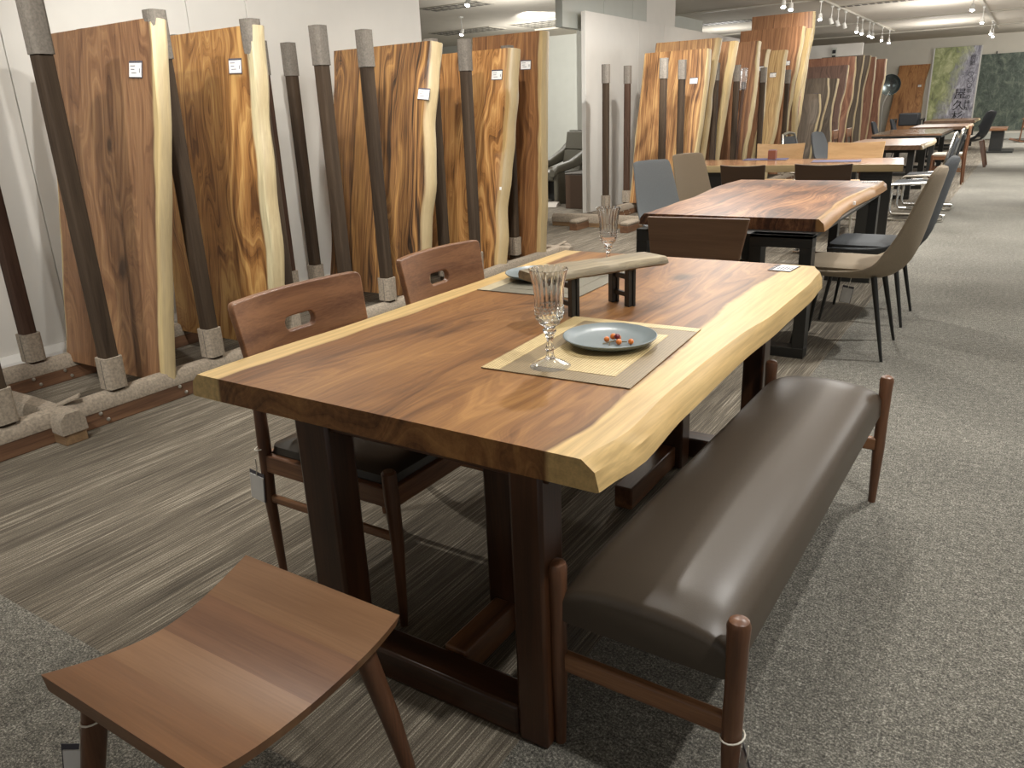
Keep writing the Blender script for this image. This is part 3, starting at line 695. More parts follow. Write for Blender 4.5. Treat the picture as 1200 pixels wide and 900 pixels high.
def goblet(label, x, y, z=.7212):
    g = thing('goblet', label, 'glass', (x, y, z), group='cut crystal goblets')
    prof = [(.0001, 0), (.048, 0), (.050, .002), (.046, .006), (.030, .012), (.014, .020), (.009, .030), (.0085, .040), (.011, .046), (.0085, .052), (.007, .064), (.009, .074), (.0115, .078), (.009, .082), (.015, .087), (.0165, .091), (.012, .095),
            (.014, .100), (.024, .108), (.030, .120), (.0325, .135), (.033, .148), (.0335, .152), (.0335, .156), (.0345, .175), (.037, .200), (.042, .225), (.046, .238), (.0445, .2385), (.040, .225), (.0345, .200), (.032, .175), (.031, .152), (.0295, .135), (.026, .121), (.018, .112), (.0001, .108)]
    def fl(j, a, zz):
        if j < 7: return .03*math.cos(a*12) if 2 < j else 0
        if 7 <= j < 17: return .10*math.cos(a*6)
        if 18 <= j <= 22: return .035*math.cos(a*18+j*PI)*math.cos(j*1.6)
        if 23 <= j <= 26: return .04*abs(math.cos(a*10))-.03
        return 0
    ft = prof[:6]+[(.0001, .0205)]
    bm = BM(); lathe(bm, ft, n=96, flute=lambda j, a, zz: .02*math.cos(a*12) if 2 < j < 6 else 0); obj('foot', bm, M['glass_foot'], g)
    prof = [(.0001, .0207), (.013, .0208), (.0135, .0212), (.012, .0215), (.011, .022), (.010, .026)]+prof[6:]
    bm = BM(); lathe(bm, prof, n=96, flute=fl); obj('bowl_and_stem', bm, M['glass'], g, smooth=True)
    # cut diamonds on the lower bowl
    bm = BM()
    for r_, z0 in ((.0315, .122), (.0335, .131), (.034, .140), (.034, .149)):
        for k in range(22):
            a = 2*PI*(k+(.5 if round(z0*1000) % 2 else 0))/22; c = Vector((r_*math.cos(a), r_*math.sin(a), z0)); o_ = Vector((math.cos(a), math.sin(a), 0)); s_ = Vector((-math.sin(a), math.cos(a), 0))
            v = [bm.verts.new(c+s_*.0042-o_*.0006), bm.verts.new(c+Vector((0, 0, .0042))-o_*.0006), bm.verts.new(c-s_*.0042-o_*.0006), bm.verts.new(c-Vector((0, 0, .0042))-o_*.0006), bm.verts.new(c+o_*.0018)]
            for q in range(4): bm.faces.new((v[q], v[(q+1) % 4], v[4]))
            bm.faces.new(v[:4][::-1])
    o = obj('diamond_cuts', bm, M['glass_cut'], g, smooth=False); o['kind'] = 'stuff'
goblet('crystal goblet standing on the placemat in front of the plate with berries', -.895, 1.54)
goblet('crystal goblet standing behind the miniature wooden table', -1.285, 2.67)
# miniature display table
md = thing('display_stand', 'miniature driftwood-topped table on black legs used as a display stand', 'stand', (-1.06, 2.105, .7205), math.radians(62))
bm = BM(); n = 22; rs = []
for i in range(n+1):
    s = i/n; x = -.235+.47*s; w0 = .075+.02*mnoise.noise((s*3, 1, 1))-.03*math.sin(PI*s)*.5+.01*(1-s); w1_ = .07+.02*mnoise.noise((s*4, 5, 1))
    if i in (0, n): w0 *= .85; w1_ *= .85
    k = .003*mnoise.noise((s*8, 0, 3)); e = .006*mnoise.noise((s*20, 2, 3))
    rs.append([(x, -w0+.01, .143+k), (x, w1_-.008, .143-k), (x, w1_+e, .132), (x, w1_-.004, .118+e*.4), (x, -w0+.012, .116+e*.5), (x, -w0-.004+e, .124), (x, -w0+e, .134)])
rings(bm, rs); tp = obj('top', bm, M['drift'], md)
for s in (-1, 1):
    f = obj('leg_frame', (lambda b: ([beam(b, (s*.105, -.035, z0), (s*.105, .035, z0), .012, .014) for z0 in (.035, .09)], b)[1])(BM()), M['black'], md, bevel=.001)
    for yy in (-.042, .042):
        bm = BM(); box(bm, s*.105-.014, s*.105-.004, yy-.011, yy+.011, 0, .118); box(bm, s*.105+.004, s*.105+.014, yy-.011, yy+.011, 0, .118); box(bm, s*.105-.004, s*.105+.004, yy-.007, yy+.007, 0, .118)
        obj('post', bm, M['black'], f, bevel=.0015)

# ------------------------------------------------------------------ chairs at table 1
def hang_tag(parent, top, n=(0, 0), w=.055, h=.085, rz=0, tilt=.15, drop=.05):
    """white cord and card hanging from a leg, local coordinates"""
    x, y, z = top
    tg = obj('price_tag', (lambda b: (box(b, -w/2, w/2, -.0012, .0012, -h, 0), b)[1])(BM()), M['card'], parent, loc=(x, y, z-drop))
    tg.rotation_euler = (0, tilt, rz)
    bm = BM(); tube(bm, [(0, 0, 0), (.003, 0, drop*.5), (0, 0, drop)], .0016, 6); obj('cord', bm, M['clear_edge'], tg)
    bm = BM(); box(bm, -w/2-.003, w/2+.003, .0013, .002, -h-.002, .012); obj('sleeve', bm, M['holder'], tg)
    return tg
def cord_loop(parent, c, r, tilt=.25):
    bm = BM(); tube(bm, [(c[0]+r*math.cos(a), c[1]+r*math.sin(a), c[2]+r*tilt*math.sin(a+1)) for a in [2*PI*k/16 for k in range(16)]], .0018, 6, closed=True)
    return obj('tie_cord', bm, M['clear_edge'], parent)
def low_chair(label, x, y, w=.5, rot=0, tagged=True):
    """faces +X locally, back at -X"""
    c = thing('dining_chair', label, 'chair', (x, y, 0), rot, group='walnut low-back chairs at the near table')
    h = w/2-.02
    for sy in (-1, 1):
        bm = BM(); tube(bm, [(-.235, sy*h, 0), (-.245, sy*h, .25), (-.235, sy*h, .45), (-.245, sy*(h-.01), .56), (-.262, sy*(h-.02), .72)], [.011, .017, .019, .017, .014], 12); obj('back_leg', bm, M['walnut_shade_z'], c)
        bm = BM(); tube(bm, [(.235, sy*h, 0), (.24, sy*h, .26), (.235, sy*h, .40), (.233, sy*h, .455), (.233, sy*h, .462)], [.011, .018, .021, .020, .014], 12); obj('front_leg', bm, M['walnut_shade_z'], c)
        bm = BM(); beam(bm, (-.235, sy*h, .385), (.235, sy*h, .385), .022, .055); obj('side_rail', bm, M['walnut_x'], c, bevel=.004)
        bm = BM(); beam(bm, (-.24, sy*h, .27), (.236, sy*h, .27), .016, .026); obj('stretcher', bm, M['walnut_x'], c, bevel=.006)
    for sx in (-.235, .235):
        bm = BM(); beam(bm, (sx, -h, .385), (sx, h, .385), .022, .055); obj('end_rail', bm, M['walnut'], c, bevel=.004)
    bm = BM(); rs = []
    for z, k in ((.40, .0), (.415, .008), (.435, .004), (.447, -.02), (.450, -.06)):
        rs.append([(px, py, z) for px, py in rpoly(-.225-k, .222+k, -h-k+.015, h+k-.015, .035)])
    rings(bm, rs); obj('seat_cushion', bm, M['leather'], c)
    # curved back board with rounded hand slot
    bm = BM(); nx, nz = 40, 14; W2 = w/2
    def P(u, v, off):
        yy = (u-.5)*2; z = .625+.225*v; bow = -.255-.04*(1-yy*yy)-.035*(v-.3)
        return Vector((bow+off, yy*W2*(1-.06*(1-v)), z))
    cu, cv, hu, hv, asp = .5, .53, .12, .088, 2.2      # slot centre and half sizes (u, v); asp = width/height of the board
    def inslot(i, j): return abs((i+.5)/nx-cu) < hu and abs((j+.5)/nz-cv) < hv
    def onslot(i, j):
        cells = [inslot(i-a_, j-b_) for a_ in (0, 1) for b_ in (0, 1)]; return any(cells) and not all(cells)
    g = {}
    for side, off in ((0, 0), (1, .024)):
        for i in range(nx+1):
            for j in range(nz+1):
                u, v = i/nx, j/nz
                if onslot(i, j):
                    X, Z = (u-cu)*asp, v-cv; cx = max(-(hu*asp-hv), min(hu*asp-hv, X)); dx, dz = X-cx, Z; r_ = math.hypot(dx, dz) or 1
                    u, v = cu+(cx+dx/r_*hv)/asp, cv+dz/r_*hv
                # round the outer corners
                for a_, b_ in ((0, 0), (0, 1), (1, 0), (1, 1)):
                    X, Z = (u-a_)*asp*(1 if a_ == 0 else -1), (v-b_)*(1 if b_ == 0 else -1); R_ = .09
                    if X < R_ and Z < R_:
                        m_ = max(R_-X, R_-Z); d_ = math.hypot(R_-X, R_-Z)
                        if d_ > 0: X2 = R_-(R_-X)*m_/d_; Z2 = R_-(R_-Z)*m_/d_; u = a_+X2/asp*(1 if a_ == 0 else -1); v = b_+Z2*(1 if b_ == 0 else -1)
                g[side, i, j] = bm.verts.new(P(u, v, off))
    for i in range(nx):
        for j in range(nz):
            if inslot(i, j): continue
            bm.faces.new((g[0, i, j], g[0, i, j+1], g[0, i+1, j+1], g[0, i+1, j])); bm.faces.new((g[1, i, j], g[1, i+1, j], g[1, i+1, j+1], g[1, i, j+1]))
            for di, dj, p_, q_ in ((-1, 0, (i, j), (i, j+1)), (1, 0, (i+1, j+1), (i+1, j)), (0, -1, (i+1, j), (i, j)), (0, 1, (i, j+1), (i+1, j+1))):
                ii, jj = i+di, j+dj
                if ii < 0 or ii >= nx or jj < 0 or jj >= nz or inslot(ii, jj):
                    bm.faces.new((g[(0,)+p_], g[(0,)+q_], g[(1,)+q_], g[(1,)+p_]))
    obj('backrest', bm, M['walnut'], c, bevel=.005, seg=3)
    if tagged:
        cord_loop(c, (-.245, -h, .43), .022); hang_tag(c, (-.262, -h-.022, .40), drop=.055, tilt=.12, h=.08)
    return c
low_chair('nearest walnut chair with hand slot and hanging price tag, left of the near table', -1.475, 1.54, .50)
low_chair('second walnut low-back chair farther along the left side of the near table', -1.475, 2.22, .475, 0, False)

# ------------------------------------------------------------------ stool
st = thing('stool', 'walnut stool with curved striped-tone seat at the bottom left', 'stool', (-1.05, .665, 0))
def sz(v):  # v 0..1 along local y : height of the seat
    return .405+.042*abs(2*v-1)**1.8
for b, m in enumerate(('seat_c', 'seat_a', 'seat_b', 'seat_a')):
    bm = BM(); n = 8; rs = []
    for i in range(n+1):
        v = (b+i/n)/4; y = -.212+.424*v; z = sz(v); w = .205+.006*math.cos(v*2*PI); th = .028
        rs.append([(-w, y, z), (w, y, z), (w-.012, y, z-th), (-w+.012, y, z-th)])
    rings(bm, rs); obj('seat_board', bm, M[m], st)
for sx in (-1, 1):
    for sy in (-1, 1):
        bm = BM(); tube(bm, [(sx*.185, sy*.235, 0), (sx*.165, sy*.205, .2), (sx*.145, sy*.165, .405)], [.013, .019, .022], 14); obj('leg', bm, M['walnut_shade_z'], st)
cord_loop(st, (-.148, -.172, .36), .026); hang_tag(st, (-.175, -.20, .345), drop=.05, h=.1, rz=.7)

# ------------------------------------------------------------------ bench
bn = thing('bench', 'long walnut bench with dark taupe leather seat and hanging price tag', 'bench', (-.472, 1.90, 0), math.radians(-1.2))
Lb = 1.47; n = 20; rs = []
for i in range(n+1):
    s = i/n; y = -Lb/2+Lb*s
    e = min(s, 1-s)*n            # rounding towards the ends
    drop = .022*max(0, 1-e/1.6)**2; sg = 0.0
    W2 = .170
    ring = []
    for q in range(17):
        a = PI*q/16; cx = -math.cos(a); xx = cx*W2*(1 if abs(cx) < .8 else 1.0); zz = .325+(.115-drop)*(max(0, math.sin(a))**.42)
        ring.append((xx*1.07, y, zz))
    ring += [(W2*.96, y, .318), (-W2*.96, y, .318)]
    rs.append(ring)
# rounded roll ends
def endr(y, k): return [(x*.985, y, .33+(z-.33)*k) for x, _, z in rs[0]]
bm = BM(); rings(bm, [endr(-Lb/2-.014, .72), endr(-Lb/2-.009, .9)]+rs+[endr(Lb/2+.009, .9), endr(Lb/2+.014, .72)]); obj('seat_cushion', bm, M['leather_bench'], bn)
for sx in (-1, 1):
    for sy in (-1, 1):
        x = sx*.185; y = sy*(Lb/2+.005)
        bm = BM(); tube(bm, [(x, y+sy*.0, 0), (x, y+sy*.0, .12), (x, y, .20), (x, y, .30), (x, y, .405), (x, y, .440), (x, y, .450), (x, y, .455)], [.012, .016, .019, .0185, .020, .0215, .018, .009], 14); obj('leg', bm, M['walnut_shade_z'], bn)
for sy in (-1, 1):
    bm = BM(); beam(bm, (-.185, sy*(Lb/2), .215), (.185, sy*(Lb/2), .215), .022, .045); obj('stretcher', bm, M['walnut_x'], bn, bevel=.006)
for sx in (-1, 1):
    bm = BM(); beam(bm, (sx*.13, -Lb/2+.02, .335), (sx*.13, Lb/2-.02, .335), .022, .03); obj('side_rail', bm, M['walnut'], bn, bevel=.004)
cord_loop(bn, (.187, -Lb/2-.007, .20), .0225); hang_tag(bn, (.214, -Lb/2+.0, .19), drop=.045, rz=-1.0, h=.12, w=.06)

# ------------------------------------------------------------------ upholstered shell chairs
def shell_chair(label, x, y, rot, fab, group, tag_=False, square=False):
    c = thing('shell_chair', label, 'chair', (x, y, 0), rot, group=group)   # faces +x
    st_ = [(.27, .445, .205, 0), (.22, .462, .228, 0), (.05, .450, .236, .01), (-.10, .440, .236, .04), (-.19, .455, .232, .09), (-.245, .52, .226, .10), (-.275, .62, .214, .07), (-.30, .74, .195, .05), (-.325, .86, .168, .035), (-.345, .95, .135, .02), (-.352, .985, .10, .01)]
    if square: st_ = st_[:5]+[(a, b, .225-.012*k, d*.4) for k, (a, b, c_, d) in enumerate(st_[5:])]; st_[-2:] = [(-.345, .93, .178, .01), (-.350, .955, .17, .0)]
    top, bot = [], []
    m = 10; P_ = [Vector((a, 0, b)) for a, b, _, _ in st_]
    for i, (fx, fz, hw, lift) in enumerate(st_):
        tn = (P_[min(i+1, len(P_)-1)]-P_[max(i-1, 0)]).normalized(); nr = Vector((-tn.z, 0, tn.x))
        if nr.x+nr.z < 0: nr = -nr
        ra, rb = [], []
        for q in range(m+1):
            u = -1+2*q/m; p = Vector((fx, u*hw, fz))+nr*lift*(abs(u)**2.2)
            th = .045*(1-.6*abs(u)**4)
            ra.append(p); rb.append(p-nr*th)
        top.append(ra); bot.append(rb)
    bm = BM(); rings(bm, [a+b[::-1] for a, b in zip(top, bot)]); obj('shell', bm, fab, c, sub=1)
    bm = BM(); rs_ = []
    for z, k in ((.455, 0), (.475, .008), (.487, -.01), (.492, -.05)): rs_.append([(px, py, z) for px, py in rpoly(-.16-k, .235+k, -.2-k, .2+k, .06)])
    rings(bm, rs_); obj('seat_pad', bm, fab, c)
    for sx, sy in ((1, 1), (1, -1), (-1, 1), (-1, -1)):
        x0, x1 = (.19, .25) if sx > 0 else (-.13, -.22)
        bm = BM(); tube(bm, [(x1, sy*.225, 0), (x0, sy*.16, .43)], [.008, .016], 12); obj('leg', bm, M['black'], c)
    if tag_: hang_tag(c, (.05, -.225, .41), drop=.13, rz=PI, h=.085)
    return c
shell_chair('beige fabric shell chair nearest the camera on the right of the second table', -.70, 4.50, PI, M['beige'], 'shell chairs round the second table', True)
shell_chair('dark grey shell chair behind the beige one, right of the second table', -.70, 5.25, PI, M['greyd'], 'shell chairs round the second table')
shell_chair('blue-grey fabric chair at the left of the second table, the nearer one', -1.96, 5.30, -.42, M['greyf'], 'shell chairs round the second table', square=True)
shell_chair('beige fabric chair at the left of the second table, the farther one', -1.98, 6.12, -.38, M['beige'], 'shell chairs round the second table', square=True)

# ------------------------------------------------------------------ table 2
T2W = slab_wood('table_rosewood', (84, 48, 32), (134, 80, 52), (182, 122, 80), (196, 150, 92), .05, .006, 11, .6, 25.3, .8, 1.1, rough=.42, saw=.006, edge=(176, 128, 76))
t2 = thing('dining_table', 'second table, red-brown glossy slab with bark edge on black steel loops', 'table', (-1.36, 5.42, 0))
top_mesh('tabletop', t2, (-.50, .53, -1.11, 1.13), .72, .065, T2W, 31, .015, .03, .035, .03, shapeR=lambda t: -.045*math.sin(PI*min(1, t*1.1)), shapeL=lambda t: -.13*(t), n=30)
for y in (-1.27, .82):
    for a, b in ((.19, .51), (-.46, -.29)):
        f = BM(); fw = .062; box(f, a, b, y-.0, y+.09, .59, .655); box(f, a, b, y, y+.09, 0, .055); box(f, b-.062, b, y, y+.09, .055, .59); box(f, a, a+.062, y, y+.09, .055, .59)
        obj('steel_loop', f, M['black'], t2, bevel=.002)
bm = BM(); box(bm, -.40, .51, -1.27, .91, .640, .655); obj('top_plate', bm, M['black'], t2)
bm = BM(); box(bm, -.006, .006, -.012, .012, -.01, .01); o = obj('sticker', bm, M['card'], t2, loc=(.497, -.08, .69))
flat_card('white card at the far right corner of the second table', -.95, 6.43, .7215, .10, .08, .1)
# wooden chair with panel back at the near end of table 2
ec = thing('panel_chair', 'dark wooden chair with broad panel back at the near end of the second table', 'chair', (-1.42, 4.27, 0))
bm = BM(); prism(bm, [(-.275, .745), (.285, .750), (.235, .50), (-.245, .49)], -.27, -.245, 'y'); obj('backrest', bm, M['end_chair'], ec, bevel=.006)
bm = BM(); rings(bm, [[(a, b, z) for a, b in rpoly(-.22-k, .22+k, -.2-k, .22+k, .04)] for z, k in ((.42, 0), (.435, .006), (.455, -.01))]); obj('seat', bm, M['leather'], ec)
for sx in (-1, 1):
    for yy in (-.235, .2):
        bm = BM(); tube(bm, [(sx*.21, yy, 0), (sx*.205, yy, .43 if yy > 0 else .6)], [.012, .017], 10); obj('leg', bm, M['walnut_shade_z'], ec)

# ------------------------------------------------------------------ table 3
T3W = slab_wood('table_walnut', (92, 58, 42), (132, 88, 62), (164, 118, 86), (188, 164, 116), .05, .0, 8, .8, 41.3, .5, .8, rough=.2)
t3 = thing('dining_table', 'third table, broad straight-edged top with sapwood front on black legs', 'table', (-2.02, 8.62, 0), math.radians(7))
bm = live_slab(.98, 2.05, .065, T3W, 41, .006, .01, .004, .02, n=24)
for v in bm.verts: v.co = Vector((1.025-v.co.z, -v.co.x, .72-v.co.y))
obj('tabletop', bm, T3W, t3)
for x in (-.8, .8):
    bm = BM()
    for yy in (-.4, .34): box(bm, x-.14, x+.14, yy, yy+.06, .0, .60)
    box(bm, x-.14, x+.14, -.4, .4, .60, .655); box(bm, x-.14, x+.14, -.4, .4, 0, .04); obj('steel_loop', bm, M['black'], t3, bevel=.003)
def mat_dark(label, x, y, rz):
    bm = BM(); box(bm, -.23, .23, -.15, .15, 0, .004); o = obj('placemat', bm, M['navy']); o.location = (x, y, .7205); o.rotation_euler = (0, 0, rz); tag(o, label, 'placemat', 'navy placemats on the third table')
mat_dark('navy placemat under the red-brown box on the third table', -2.42, 9.02, .12); mat_dark('navy placemat lying alone at the right of the third table', -1.62, 8.70, .12)
bx = thing('wood_box', 'small red-brown box standing on the left navy placemat', 'box', (-2.34, 8.98, .7245)); bm = BM(); box(bm, -.04, .04, -.04, .04, 0, .095); obj('body', bm, M['cup'], bx, bevel=.003); bm = BM(); box(bm, -.035, .035, -.035, .035, .0955, .1); obj('lid', bm, M['navy'], bx)
flat_card('small white card at the right corner of the third table', -1.10, 9.05, .7215, .10, .07, .1)

def sled_chair(label, x, y, rot, mat, group, legs='chrome', bw=.42, bh=.80, arms=False):
    c = thing('side_chair', label, 'chair', (x, y, 0), rot, group=group)     # faces +y
    rs_ = []
    for i in range(9):
        u = -1+2*i/8; bow = -.03*(1-u*u)
        rs_.append([(u*bw/2, -.22+bow, .55), (u*bw/2*1.08, -.27+bow, bh-.012*(1-u*u)), (u*bw/2*1.08, -.245+bow, bh-.012*(1-u*u)), (u*bw/2, -.19+bow, .55)])
    bm = BM(); rings(bm, rs_); obj('backrest', bm, mat, c, bevel=.005)
    bm = BM(); rings(bm, [[(a, b, z) for a, b in rpoly(-.22-k, .22+k, -.2-k, .23+k, .04)] for z, k in ((.42, 0), (.44, .01), (.46, -.01))]); obj('seat', bm, mat, c)
    for sx in (-1, 1):
        bm = BM(); tube(bm, [(sx*.2, -.2, .56), (sx*.2, -.19, .46), (sx*.2, .19, .43), (sx*.2, .21, .38), (sx*.2, .22, .05), (sx*.2, .19, .015), (sx*.2, -.22, .015)], .012, 8)
        obj('leg_frame', bm, M[legs], c)
    bm = BM(); tube(bm, [(-.2, -.22, .015), (.2, -.22, .015)], .012, 8); obj('crossbar', bm, M[legs], c)
    if arms:
        for sx in (-1, 1):
            bm = BM(); tube(bm, [(sx*.22, -.22, .62), (sx*.25, 0, .66), (sx*.24, .15, .64), (sx*.2, .2, .43)], .014, 8); obj('arm', bm, M[legs], c)
    return c
G3 = 'brown leather chairs on the near side of the third table'; G3b = 'tan chairs on the far side of the third table'
sled_chair('brown leather chair at the third table, left of the pair with backs to the camera', -2.17, 7.55, .03, M['leather_brown'], G3, bw=.38, bh=.785)
sled_chair('brown leather chair at the third table, right of the pair with backs to the camera', -1.47, 7.55, .03, M['leather_brown'], G3, bw=.44, bh=.795)
sled_chair('tan chair beyond the third table, behind the small red-brown box', -2.42, 9.42, PI+.05, M['tan'], G3b, bw=.50, bh=.86)
sled_chair('tan chair beyond the third table, right of the red-brown box', -1.60, 9.44, PI+.05, M['tan'], G3b, bw=.55, bh=.865)

# ------------------------------------------------------------------ farther tables
def far_table(label, x, y, w, L, mat, seed, legm='black', edge=0, z=.72, th=.06, cards=None, boxbase=False):
    t_ = thing('dining_table', label, 'table', (x, y, 0))
    top_mesh('tabletop', t_, (-w/2, w/2, -L/2, L/2), z, th, mat, seed, .02 if not edge else .003, .02 if not edge else .003, .03 if not edge else .004, .02 if not edge else .004, n=16)
    for yy in (-L/2+.3, L/2-.3):
        bm = BM()
        box(bm, -w/2+.15, w/2-.12, yy-.04, yy+.04, z-th-.05, z-th); box(bm, -w/2+.15, w/2-.12, yy-.04, yy+.04, 0, .05)
        box(bm, -w/2+.15, -w/2+.23, yy-.04, yy+.04, .05, z-th-.05); box(bm, w/2-.2, w/2-.12, yy-.04, yy+.04, .05, z-th-.05); obj('leg_frame', bm, M[legm], t_, bevel=.003)
    return t_
T4W = slab_wood('table_four', (92, 62, 48), (128, 90, 70), (152, 112, 88), (178, 148, 104), .03, .0, 8, .6, 51.3, .5, .8, rough=.35)
far_table('fourth table along the aisle, pale brown top with wavy edge', -1.66, 12.7, 1.05, 2.0, T4W, 51)
T5W = slab_wood('table_five', (118, 84, 66), (158, 118, 94), (180, 142, 116), (158, 118, 94), .0, .0, 6, .8, 52.3, .4, .7, rough=.12)
T5 = far_table('fifth table along the aisle with a thin glossy top on black edge', -1.78, 16.6, 1.1, 2.4, T5W, 52, edge=1, th=.03)
bm = BM(); box(bm, -.545, .545, -1.195, 1.195, .655, .69); obj('black_edge', bm, M['black'], T5)
far_table('sixth table along the aisle, reddish top narrower than its neighbours', -1.60, 19.9, 1.05, 2.1, T4W, 53)
far_table('farthest table of the row, in front of the poster', -1.75, 24.6, 1.15, 2.4, T4W, 54)
flat_card('white card standing out at the right end of the farthest table', -1.35, 25.0, .7215, .2, .16, 0)
for yy, l in ((13.3, 'white card at the end of the fourth table'),):
    flat_card(l, -1.22, yy, .7215, .1, .08, 0)

# far seats
def far_shell(label, x, y, rot, mat, group=None, name='shell_chair', wood_legs=False, s=1.0, cush=False):
    c = thing(name, label, 'chair', (x, y, 0), rot, group=group)      # faces +x
    prof = [(.24, .44, .21), (.0, .43, .24), (-.17, .44, .25), (-.23, .52, .25), (-.27, .66, .235), (-.31, .80, .20), (-.335, .88*s, .15)]
    A, B = [], []
    for i, (fx, fz, hw) in enumerate(prof):
        l = .0 if i < 2 else (.17 if wood_legs else .06)
        A.append([Vector((fx+l*(u*u if i > 2 else 0), u*hw, fz+(l*u*u if i <= 3 else 0))) for u in (-1, -.6, 0, .6, 1)])
        B.append([p+Vector((-.04 if i > 2 else 0, 0, -.04 if i <= 3 else 0)) for p in A[-1]])
    bm = BM(); rings(bm, [a+b[::-1] for a, b in zip(A, B)]); obj('shell', bm, mat, c, sub=1)
    for sx, sy in ((1, 1), (1, -1), (-1, 1), (-1, -1)):
        bm = BM()
        if wood_legs: beam(bm, (sx*.16-.02, sy*.15, .42), (sx*.27-.02, sy*.23, 0), .05, .07, up=(1, 0, 0), w2=.03, d2=.045); obj('leg', bm, M['walnut_shade_z'], c, bevel=.006)
        else: tube(bm, [(sx*.15, sy*.15, .42), (sx*.22, sy*.22, 0)], [.014, .008], 8); obj('leg', bm, M['black'], c)
    if cush:
        bm = BM(); rings(bm, [[(a, b, z) for a, b in rpoly(-.15-k, .2+k, -.18-k, .18+k, .05)] for z, k in ((.45, 0), (.48, .01), (.5, -.02))]); obj('cushion', bm, M['cushion'], c)
    return c
def cantilever(label, x, y, rot, group):
    c = thing('cantilever_chair', label, 'chair', (x, y, 0), rot, group=group)  # faces +x
    rs_ = []
    for z, xx, hw in ((.42, .22, .2), (.43, -.1, .21), (.46, -.2, .21), (.6, -.25, .2), (.78, -.29, .19), (.88, -.32, .16)):
        rs_.append([(xx, -hw, z), (xx, hw, z), (xx-.035, hw, z-.02), (xx-.035, -hw, z-.02)])
    bm = BM(); rings(bm, rs_); obj('shell', bm, M['blackf'], c, bevel=.012)
    for sy in (-1, 1):
        bm = BM(); tube(bm, [(-.325, sy*.165, .905), (-.30, sy*.205, .78), (-.25, sy*.215, .56), (-.16, sy*.22, .42), (.22, sy*.22, .40), (.27, sy*.22, .36), (.28, sy*.23, .08), (.25, sy*.23, .02), (-.27, sy*.23, .018), (-.31, sy*.19, .018)], .016, 8); obj('tube_frame', bm, M['chrome'], c)
    bm = BM(); tube(bm, [(-.31, -.19, .018), (-.31, .19, .018)], .016, 8); obj('floor_bar', bm, M['chrome'], c)
    bm = BM(); tube(bm, [(-.325, -.165, .905), (-.33, 0, .925), (-.325, .165, .905)], .018, 8); obj('top_bar', bm, M['chrome'], c)
    return c
GC = 'black chrome cantilever chairs in the aisle row'
cantilever('black chair on chrome runners, the nearer one right of the third and fourth tables', -.98, 9.95, PI, GC)
cantilever('black chair on chrome runners, the farther one beside the fourth table', -.98, 11.0, PI, GC)
cantilever('black chair with chrome rim standing left of the fourth table against the slabs', -2.42, 11.2, -.2, GC)
far_shell('small grey chair back between the chrome chair and the fourth table', -2.45, 12.9, -.3, M['greyd'], 'seats left of the row')
def spindle_chair(label, x, y, rot, group=None, cush=True):
    c = thing('wooden_chair', label, 'chair', (x, y, 0), rot, group=group)   # faces +x
    for sy in (-1, 1):
        bm = BM(); tube(bm, [(-.24, sy*.2, 0), (-.22, sy*.2, .45), (-.25, sy*.19, .86)], [.014, .02, .014], 8); obj('back_leg', bm, M['walnut_shade_z'], c)
        bm = BM(); tube(bm, [(.22, sy*.2, 0), (.2, sy*.2, .44)], [.014, .02], 8); obj('front_leg', bm, M['walnut_shade_z'], c)
        bm = BM(); beam(bm, (-.22, sy*.2, .40), (.2, sy*.2, .40), .02, .05); obj('side_rail', bm, M['walnut_x'], c)
        bm = BM(); beam(bm, (-.23, sy*.2, .2), (.21, sy*.2, .24), .015, .025); obj('stretcher', bm, M['walnut_x'], c)
    bm = BM(); beam(bm, (-.25, -.21, .80), (-.25, .21, .80), .02, .14); obj('backrest', bm, M['walnut'], c, bevel=.008)
    bm = BM(); rings(bm, [[(a, b, z) for a, b in rpoly(-.21-k, .21+k, -.19-k, .19+k, .04)] for z, k in ((.425, 0), (.45, .01), (.47, -.02))]); obj('cushion', bm, M['cushion'] if cush else M['leather'], c)
    return c
spindle_chair('wooden open-back chair with pale cushion, right of the fifth table', -1.02, 14.35, PI)
GW = 'wooden backs left of the fourth table'
spindle_chair('wooden curved-back chair left of the fourth table, the left one', -2.35, 13.65, 0, GW); spindle_chair('wooden curved-back chair left of the fourth table, the right one', -2.3, 14.5, 0, GW)
BS = far_shell('black shell chair on thick brown wooden legs in the aisle, facing left', -.95, 18.0, PI, M['blackf'], None, 'armchair', True, 1.03, True)
BS.scale = (1.12, 1.12, 1.14)
GB = 'black chairs left of the sixth table'
far_shell('black chair left of the sixth table, the nearer one', -2.45, 18.3, 0, M['blackf'], GB); far_shell('black chair left of the sixth table, the farther one', -2.35, 20.2, 0, M['blackf'], GB)
ar = thing('armchair', 'black wide armchair at the farthest table under the poster', 'chair', (-2.80, 24.4, 0), 0)
bm = BM(); box(bm, -.22, .26, -.01-.28, .28, .6, .92); bm2 = bm; obj('backrest', bm, M['blackf'], ar, bevel=.03)
bm = BM(); box(bm, -.3, .3, -.3, .3, .36, .46); obj('seat', bm, M['blackf'], ar, bevel=.03)
for sx in (-1, 1):
    bm = BM(); beam(bm, (sx*.34, -.5, .76), (sx*.34, .3, .76), .06, .04); obj('arm', bm, M['black'], ar, bevel=.01)
    for sy in (-.46, .26):
        bm = BM(); beam(bm, (sx*.34, sy, 0), (sx*.34, sy, .75), .04, .04); obj('leg', bm, M['black'], ar)
# wooden-topped black low table far right
lt = thing('side_table', 'low wooden-topped table with solid black base near the mural', 'table', (-.60, 22.7, 0))
bm = BM(); box(bm, -.22, .16, -.6, .6, .5, .56); obj('top', bm, M['walnut_x'], lt, bevel=.01)
bm = BM(); box(bm, -.16, .10, -.45, .45, .0, .5); obj('base', bm, M['black'], lt); bm = BM(); box(bm, -.2, .34, -.6, .6, 0, .04); obj('foot_plate', bm, M['black'], lt)
